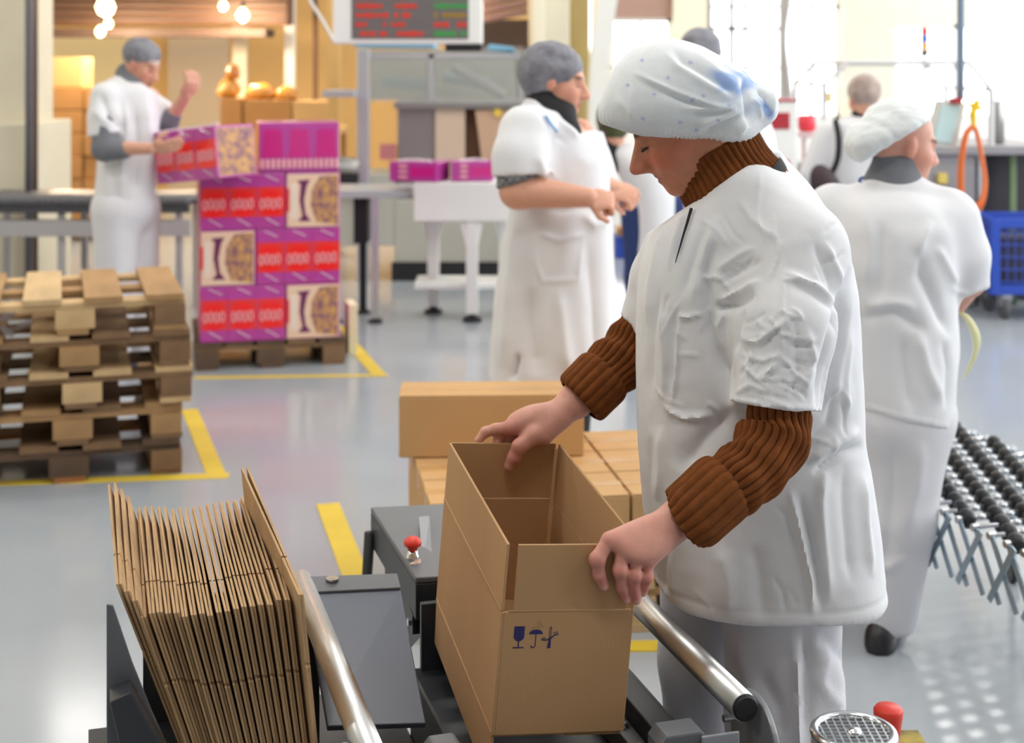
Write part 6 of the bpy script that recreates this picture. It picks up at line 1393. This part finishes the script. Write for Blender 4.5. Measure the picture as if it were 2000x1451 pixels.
struct('wall_panel', MB().span((PX(98, 0, BW)[0], BW-0.06, 0.0), (PX(262, 0, BW)[0], BW-0.01, 1.95)), M_tan2, parent=wb); struct('wall_panel', MB().span((PX(330, 0, BW)[0], BW-0.06, 0.0), (PX(448, 0, BW)[0], BW-0.01, 1.95)), M_bei, parent=wb)
for (p0, p1, Y, lab, m_) in ((454, 480, 15.2, 'pale post in the store under the brown beams', M_conc), (556, 574, 15.2, 'white post at the right end of the store', M_wht), (611, 618, 15.0, 'thin dark post right of the store', M_brownbeam), (640, 662, 12.2, 'ochre post behind the display board', M_amber)):
    solo('vertical_post', MB().span((PX(p0, 0, Y)[0], Y, 0), (PX(p1, 0, Y)[0], Y+0.12, CE)), m_, lab, 'post')
M_bulb = mat('warm_bulb', (255, 236, 190), 0.4, emit=(255, 226, 160), estr=9.0); M_hdark = mat('lamp_dark', (60, 48, 40), 0.5)
for (px, py, Y, r_, pw, lab) in ((206, 14, 13.0, 0.085, 70, 'bright warm pendant bulb nearest above the man'), (196, 62, 13.6, 0.045, 25, 'small warm bulb low above the man\'s head'), (212, 46, 13.9, 0.040, 40, 'middle warm bulb of the cluster above the man'), (436, 12, 14.0, 0.042, 50, 'left one of the two warm bulbs under the brown beams'), (474, 30, 13.8, 0.060, 90, 'right one of the two warm bulbs under the brown beams'), (80, 20, 12.6, 0.07, 12, 'pale bulb beside the pipes at the left')):
    c = PX(px, py, Y); t = thing('pendant_lamp', lab, 'lamp', tuple(c), group='warm pendant bulbs')
    part(t, 'bulb', MB().lathe([(0.0, -r_), (r_*0.7, -r_*0.7), (r_, 0), (r_*0.7, r_*0.7), (r_*0.3, r_*1.1), (r_*0.3, r_*1.4)], (0, 0, 0), 16), M_bulb, smooth=True)
    part(t, 'cord', MB().cyl((0, 0, r_*1.4), (0, 0, CE-c[2]), 0.006, 6), M_hdark); part(t, 'socket', MB().cyl((0, 0, r_*1.2), (0, 0, r_*2.2), r_*0.4, 12), M_hdark)
    L = bpy.data.lights.new('bulb_light', 'POINT'); L.energy = pw; L.color = (1.0, 0.78, 0.5); L.shadow_soft_size = r_; lo = bpy.data.objects.new('bulb_light', L); COL.objects.link(lo); lo.location = c-np.array([0, 0.0, r_*1.3])
# ---------------------------------------------------------------- columns and arch in the middle
c2 = col('trim_3', 1034, 1112, 12.6, 0.5, M_conc); col('pilaster', 1040, 1064, 12.5, 0.1, M_cream, parent=c2)
col('trim_4', 1112, 1152, 13.4, 0.4, M_olive)
ar = MB(); pts_o = []; Ya = 13.0
for q in ((1150, 300), (1152, 160), (1158, 80), (1166, 20), (1180, -60)): pts_o.append(PX(q[0], q[1], Ya))
for i in range(len(pts_o)-1):
    a, b = pts_o[i], pts_o[i+1]; w_ = np.array([0.17, 0, 0]); d_ = np.array([0, 0.35, 0])
    ar.hexa([a, a+w_, a+w_+d_, a+d_, b, b+w_, b+w_+d_, b+d_])
ar.span((pts_o[0][0], Ya, 0), (pts_o[0][0]+0.17, Ya+0.35, pts_o[0][2]))
struct('trim_5', ar, M_wht)
struct('trim_6', MB().span((PX(940, 0, 14)[0], 14, 0.0), (PX(1036, 0, 14)[0], 14.2, PX(0, 38, 14)[2])), mat('opening_shade_brown', (92, 76, 70), 0.8))  # solid slab coloured dark to stand for a shaded opening
for i in range(4):
    c = PX(985, 34-16*i, 13.6); solo('air_duct', MB().tube([c+[-0.22, 0, -0.02], c+[0.22, 0, 0.06]], 0.036, 14), mat('duct_pink', (168, 132, 128), 0.5, metal=0.3), ('lowest', 'second', 'third', 'topmost')[i]+' mauve air duct beside the display board', 'duct', smooth=True, group='mauve air ducts')
# ---------------------------------------------------------------- right side: partition, cabinet, machine with arch guard
M_fr = mat('partition_frame', (176, 172, 170), 0.5, metal=0.3); Yp = 12.2
pt_ = thing('glazed_partition', 'grey framed glass partition behind the packing woman', 'partition', (PX(1455, 0, Yp)[0], Yp, 0))
for px in (1386, 1430, 1530): part(pt_, 'upright', MB().span((PX(px-4, 0, Yp)[0], Yp, 0), (PX(px+4, 0, Yp)[0], Yp+0.05, CE)), M_fr, world=True)
for py in (56, 330): part(pt_, 'cross_rail', MB().span((PX(1386, 0, Yp)[0], Yp, PX(0, py+4, Yp)[2]), (PX(1530, 0, Yp)[0], Yp+0.05, PX(0, py-4, Yp)[2])), M_fr, world=True)
for (p0, p1) in ((1390, 1426), (1434, 1526)):
    for (q0, q1) in ((326, 60), (52, -400)): part(pt_, 'pane', MB().span((PX(p0, 0, Yp)[0], Yp+0.02, PX(0, q0, Yp)[2]), (PX(p1, 0, Yp)[0], Yp+0.03, PX(0, q1, Yp)[2])), M_glass, world=True)
part(pt_, 'lower_board', MB().span((PX(1390, 0, Yp)[0], Yp+0.015, 0.0), (PX(1526, 0, Yp)[0], Yp+0.035, PX(0, 334, Yp)[2])), M_wht, world=True)
sw_ = catm([PX(1548, -60, 11.8), PX(1536, 20, 11.8), PX(1530, 80, 11.8), PX(1538, 160, 11.8), PX(1546, 260, 11.8)], 8); sw_ = np.vstack([sw_, [sw_[-1][0], sw_[-1][1], 0.0]])
solo('hanging_hose', MB().tube(sw_, 0.030, 10), M_fr, 'grey hose hanging in front of the glass partition', 'hose', smooth=True)
Yc_ = 9.4
ct = thing('white_cabinet', 'white cabinet with dark red panels right of the packing woman\'s shoulder', 'cabinet', (PX(1522, 0, Yc_)[0], Yc_, 0))
x0_, x1_ = PX(1470, 0, Yc_)[0], PX(1557, 0, Yc_)[0]
part(ct, 'body', MB().span((x0_, Yc_, 0), (x1_, Yc_+0.5, PX(0, 198, Yc_)[2])), M_wht, world=True, bevel=0.008)
M_dred = mat('dark_red_panel', (172, 40, 52), 0.45)
for (q0, q1) in ((252, 220), (342, 312), (430, 402)): part(ct, 'red_panel', MB().span((PX(1480, 0, Yc_)[0], Yc_-0.012, PX(0, q0, Yc_)[2]), (PX(1542, 0, Yc_)[0], Yc_+0.002, PX(0, q1, Yc_)[2])), M_dred, world=True, bevel=0.004)
part(ct, 'red_top', MB().span((x0_-0.01, Yc_-0.01, PX(0, 198, Yc_)[2]), (x1_+0.01, Yc_+0.51, PX(0, 194, Yc_)[2])), M_dred, world=True)
rd = PX(1576, 242, 10.95); solo('red_drum', MB().lathe([(0.0, -0.06), (0.055, -0.055), (0.07, -0.02), (0.07, 0.05), (0.05, 0.07), (0.0, 0.072)], tuple(rd), 20), mat('red_gloss', (226, 62, 78), 0.35), 'round red drum on the pale shelf behind the blonde woman', 'drum', smooth=True)
solo('pale_shelf', MB().span((PX(1556, 0, 10.95)[0], 10.75, rd[2]-0.10), (PX(1603, 0, 10.95)[0], 11.15, rd[2]-0.06)).span((PX(1560, 0, 10.95)[0], 10.8, 0), (PX(1566, 0, 10.95)[0], 10.85, rd[2]-0.1)).span((PX(1594, 0, 10.95)[0], 10.8, 0), (PX(1600, 0, 10.95)[0], 10.85, rd[2]-0.1)), mat('shelf_rose', (222, 196, 200), 0.5), 'pale shelf carrying the round red drum', 'shelf')
Yg = 9.6
gm = thing('guarded_machine', 'grey machine with an angular tube guard and signal light at the far right', 'machine', (PX(1790, 0, Yg)[0], Yg, 0))
M_gf = mat('guard_frame', (206, 204, 204), 0.4, metal=0.2); M_mgrey = mat('machine_mauve_grey', (150, 146, 150), 0.5, var=0.12, scale=3); M_mdark = mat('machine_dark', (66, 62, 68), 0.6, var=0.2, scale=4)
gp = [(1610, 400), (1610, 166), (1656, 122), (1892, 122), (1936, 176), (1936, 300)]
for yy in (Yg, Yg+1.0):
    part(gm, 'guard_tube', MB().tube([PX(a, b, Yg)+[0, yy-Yg, 0] for a, b in gp], 0.020, 10), M_gf, world=True)
for a, b in gp[1:5]: part(gm, 'guard_link', MB().tube([PX(a, b, Yg), PX(a, b, Yg)+[0, 1.0, 0]], 0.014, 8), M_gf, world=True)
part(gm, 'guard_pane', MB().hexa([PX(1660, 190, Yg), PX(1888, 190, Yg), PX(1888, 190, Yg)+[0, 0.01, 0], PX(1660, 190, Yg)+[0, 0.01, 0], PX(1660, 126, Yg), PX(1888, 126, Yg), PX(1888, 126, Yg)+[0, 0.01, 0], PX(1660, 126, Yg)+[0, 0.01, 0]]), M_glass, world=True)
part(gm, 'guard_pane', MB().hexa([PX(1614, 170, Yg), PX(1656, 170, Yg), PX(1656, 170, Yg)+[0, 0.01, 0], PX(1614, 170, Yg)+[0, 0.01, 0], PX(1650, 130, Yg), PX(1656, 127, Yg), PX(1656, 127, Yg)+[0, 0.01, 0], PX(1650, 130, Yg)+[0, 0.01, 0]]), M_glass, world=True)
part(gm, 'base', MB().span((PX(1780, 0, Yg)[0], Yg, 0.0), (PX(1915, 0, Yg)[0], Yg+1.0, PX(0, 300, Yg)[2])), M_mgrey, world=True, bevel=0.015)
part(gm, 'base', MB().span((PX(1600, 0, Yg)[0], Yg+0.2, 0.0), (PX(1790, 0, Yg)[0], Yg+1.0, PX(0, 335, Yg)[2])), M_mgrey, world=True, bevel=0.015)
part(gm, 'deck', MB().span((PX(1770, 0, Yg)[0], Yg-0.05, PX(0, 302, Yg)[2]), (PX(2060, 0, Yg)[0], Yg+1.0, PX(0, 284, Yg)[2])), M_mgrey, world=True, bevel=0.01)
part(gm, 'void_block', MB().span((PX(1915, 0, Yg)[0], Yg+0.3, 0.0), (PX(2060, 0, Yg)[0], Yg+1.0, PX(0, 302, Yg)[2])), M_mdark, world=True, bevel=0.01)  # solid block, its dark colour stands for the shaded void below the deck
part(gm, 'frame_leg', MB().span((PX(1905, 0, Yg)[0], Yg, 0.0), (PX(1918, 0, Yg)[0], Yg+0.06, PX(0, 300, Yg)[2])), M_alu, world=True)
part(gm, 'green_post', MB().span((PX(1984, 0, Yg)[0], Yg+0.1, 0.0), (PX(1996, 0, Yg)[0], Yg+0.16, PX(0, 300, Yg)[2])), mat('post_green', (122, 142, 104), 0.6), world=True)
part(gm, 'cylinder', MB().lathe([(0.055, 0), (0.055, 0.30), (0.045, 0.33), (0.05, 0.36), (0.0, 0.37)], tuple(PX(1946, 300, Yg+0.2)), 20), M_sst, world=True, smooth=True)
part(gm, 'yellow_valve', MB().box(tuple(PX(1838, 348, Yg)+[0, -0.02, 0]), (0.06, 0.05, 0.07)), mat('valve_yellow', (214, 190, 96), 0.5), world=True, bevel=0.006); part(gm, 'red_valve', MB().box(tuple(PX(1838, 374, Yg)+[0, -0.02, 0]), (0.06, 0.05, 0.06)), M_dred, world=True, bevel=0.006)
part(gm, 'yellow_tag', MB().box(tuple(PX(1619, 190, Yg)+[0, -0.025, 0]), (0.03, 0.01, 0.07)), MATS['warning_yellow'], world=True)
sl0 = PX(1806, 108, Yg)
for nm, z0, z1, m_ in (('signal_base', 0.0, 0.03, M_rubber), ('signal_segment', 0.032, 0.085, mat('signal_orange', (240, 166, 60), 0.3)), ('signal_segment', 0.087, 0.135, mat('signal_blue', (60, 96, 206), 0.3)), ('signal_segment', 0.137, 0.185, mat('signal_red', (226, 52, 44), 0.3))):
    part(gm, nm, MB().cyl(sl0+[0, 0, z0], sl0+[0, 0, z1], 0.022 if nm != 'signal_base' else 0.026, 16), m_, world=True, smooth=False)
part(gm, 'signal_stem', MB().cyl(PX(1806, 124, Yg), sl0, 0.012, 10), M_alu, world=True)
# suspended operator panel with hook and orange air hose
Yo = 8.0
op = thing('operator_panel', 'pale tilted operator panel hanging on a blue-grey pipe at the right', 'panel', (PX(1855, 0, Yo)[0], Yo, PX(0, 290, Yo)[2]))
part(op, 'pipe', MB().cyl(PX(1876, 195, Yo+0.05), [PX(1884, 0, Yo)[0], Yo+0.05, CE], 0.021, 14), mat('pipe_blue_grey', (150, 168, 188), 0.4, metal=0.3), world=True, smooth=True)
qa = [PX(1815, 285, Yo), PX(1868, 292, Yo), PX(1868, 292, Yo)+[0, 0.12, 0.0], PX(1815, 285, Yo)+[0, 0.12, 0], PX(1842, 196, Yo)+[0, 0.06, 0], PX(1896, 202, Yo)+[0, 0.06, 0], PX(1896, 202, Yo)+[0, 0.16, 0], PX(1842, 196, Yo)+[0, 0.16, 0]]
part(op, 'casing', MB().hexa(qa), mat('panel_grey', (206, 206, 202), 0.5), world=True, bevel=0.01)
def lerp(a, b, t): return a+(b-a)*t
q = [np.array(p) for p in qa]; fr_ = lambda u, v: lerp(lerp(q[0], q[1], u), lerp(q[4], q[5], u), v)-np.array([0, 0.012, 0])
part(op, 'touch_screen', MB().hexa([fr_(0.1, 0.12), fr_(0.75, 0.12), fr_(0.75, 0.12)+[0, 0.01, 0], fr_(0.1, 0.12)+[0, 0.01, 0], fr_(0.1, 0.9), fr_(0.75, 0.9), fr_(0.75, 0.9)+[0, 0.01, 0], fr_(0.1, 0.9)+[0, 0.01, 0]]), mat('screen_pale', (176, 198, 200), 0.2, emit=(150, 176, 180), estr=0.15), world=True)
part(op, 'red_cap', MB().box(tuple(PX(1872, 197, Yo)+[0, 0.05, 0]), (0.06, 0.06, 0.03)), M_dred, world=True, bevel=0.005)
hk = thing('air_gun', 'yellow air gun hooked on the operator panel', 'tool', tuple(PX(1902, 245, Yo-0.03)))
S = SDF().chain([PX(1908, 200, Yo-0.03), PX(1900, 222, Yo-0.03), PX(1902, 246, Yo-0.03)], [0.020, 0.018, 0.014], 0.015).cap(PX(1890, 203, Yo-0.03), PX(1916, 212, Yo-0.03), 0.012, 0.014, 0.012)
part(hk, 'grip', S.mesh(0.006, 1), mat('gun_yellow', (240, 196, 36), 0.45), world=True, smooth=True); part(hk, 'nozzle', MB().cyl(PX(1914, 211, Yo-0.03), PX(1926, 213, Yo-0.03), 0.007, 10), M_rubber, world=True)
hs = thing('air_hose', 'orange air hose hanging in a long loop below the yellow air gun', 'hose', tuple(PX(1897, 420, Yo)))
lp = [(1899, 246), (1886, 262), (1878, 300), (1874, 350), (1878, 395), (1896, 416), (1916, 402), (1924, 360), (1918, 310), (1910, 268), (1903, 248)]
part(hs, 'hose_loop', MB().tube(catm([PX(a, b, Yo-0.03) for a, b in lp], 6), 0.013, 10), mat('hose_orange', (226, 112, 44), 0.45), world=True, smooth=True)
part(hs, 'hose_loop', MB().tube(catm([PX(a*0.9+1897*0.1+2, b*0.93+18, Yo-0.055) for a, b in lp], 6), 0.012, 10), MATS['hose_orange'], world=True, smooth=True)
# blue trolley
bt = GX(1962, 622); tl = thing('blue_trolley', 'blue steel mesh trolley on a large caster at the right edge', 'trolley', (bt[0], bt[1], 0))
M_blue = mat('trolley_blue', (38, 74, 178), 0.45); zt0, zt1 = PX(0, 572, bt[1])[2], PX(0, 428, bt[1])[2]
tx0 = PX(1936, 0, bt[1])[0]-bt[0]; tx1 = tx0+0.62; ty0, ty1 = -0.06, 0.36
for x in (tx0, tx1):
    for y in (ty0, ty1): part(tl, 'corner_post', MB().span((x-0.03, y-0.03, zt0), (x+0.03, y+0.03, zt1)), M_blue, bevel=0.004)
for z in (zt0+0.03, zt1-0.02):
    for y in (ty0, ty1): part(tl, 'rail', MB().span((tx0, y-0.018, z-0.03), (tx1, y+0.018, z+0.03)), M_blue, bevel=0.003)
    for x in (tx0, tx1): part(tl, 'rail', MB().span((x-0.018, ty0, z-0.03), (x+0.018, ty1, z+0.03)), M_blue, bevel=0.003)
for i in range(12):
    x = tx0+0.03+(tx1-tx0-0.06)*i/11; part(tl, 'mesh_wire', MB().cyl((x, ty0, zt0), (x, ty0, zt1), 0.005, 6), M_blue); y = ty0+0.03+(ty1-ty0-0.06)*i/11; part(tl, 'mesh_wire', MB().cyl((tx0, y, zt0), (tx0, y, zt1), 0.005, 6), M_blue)
for i in range(1, 6): z = zt0+(zt1-zt0)*i/6; part(tl, 'mesh_wire', MB().cyl((tx0, ty0, z), (tx1, ty0, z), 0.005, 6), M_blue); part(tl, 'mesh_wire', MB().cyl((tx0, ty0, z), (tx0, ty1, z), 0.005, 6), M_blue)
part(tl, 'tray', MB().span((tx0, ty0, zt0), (tx1, ty1, zt0+0.02)), M_blue)
part(tl, 'load', MB().span((tx0+0.05, ty0+0.05, zt0+0.02), (tx1-0.05, ty1-0.05, zt0+0.36)), M_mdark, bevel=0.02)
for x in (0.0, tx1-0.06):
    for y in (0.0, ty1-0.06):
        wv_ = part(tl, 'caster', MB().lathe([(0.02, -0.022), (0.070, -0.022), (0.078, -0.012), (0.078, 0.012), (0.070, 0.022), (0.02, 0.022)], (x, y, 0.078), 22, 'x'), mat('caster_grey', (92, 92, 96), 0.5), smooth=False)
        part(wv_, 'caster_fork', MB().prism([(-0.035, 0.02), (0.035, 0.02), (0.06, 0.10), (-0.06, 0.10)], -0.03, ax=(0, 1, 0), ay=(0, 0, 1), az=(1, 0, 0), org=(x, y, 0.06), d1=0.03), M_alu)
# crate behind the woman in the coat
cq = GX(1205, 505); crt = thing('blue_crate', 'blue crate on the floor right of the woman in the long coat', 'crate', (cq[0], cq[1], 0))
part(crt, 'tub', MB().box((0.11, 0.15, 0.08), (0.24, 0.3, 0.16)), M_blue, bevel=0.006); part(crt, 'rim', MB().box((0.11, 0.15, 0.17), (0.27, 0.33, 0.02)), M_blue, bevel=0.003); part(crt, 'contents', MB().box((0.11, 0.15, 0.215), (0.2, 0.26, 0.07)), M_box2, bevel=0.008)
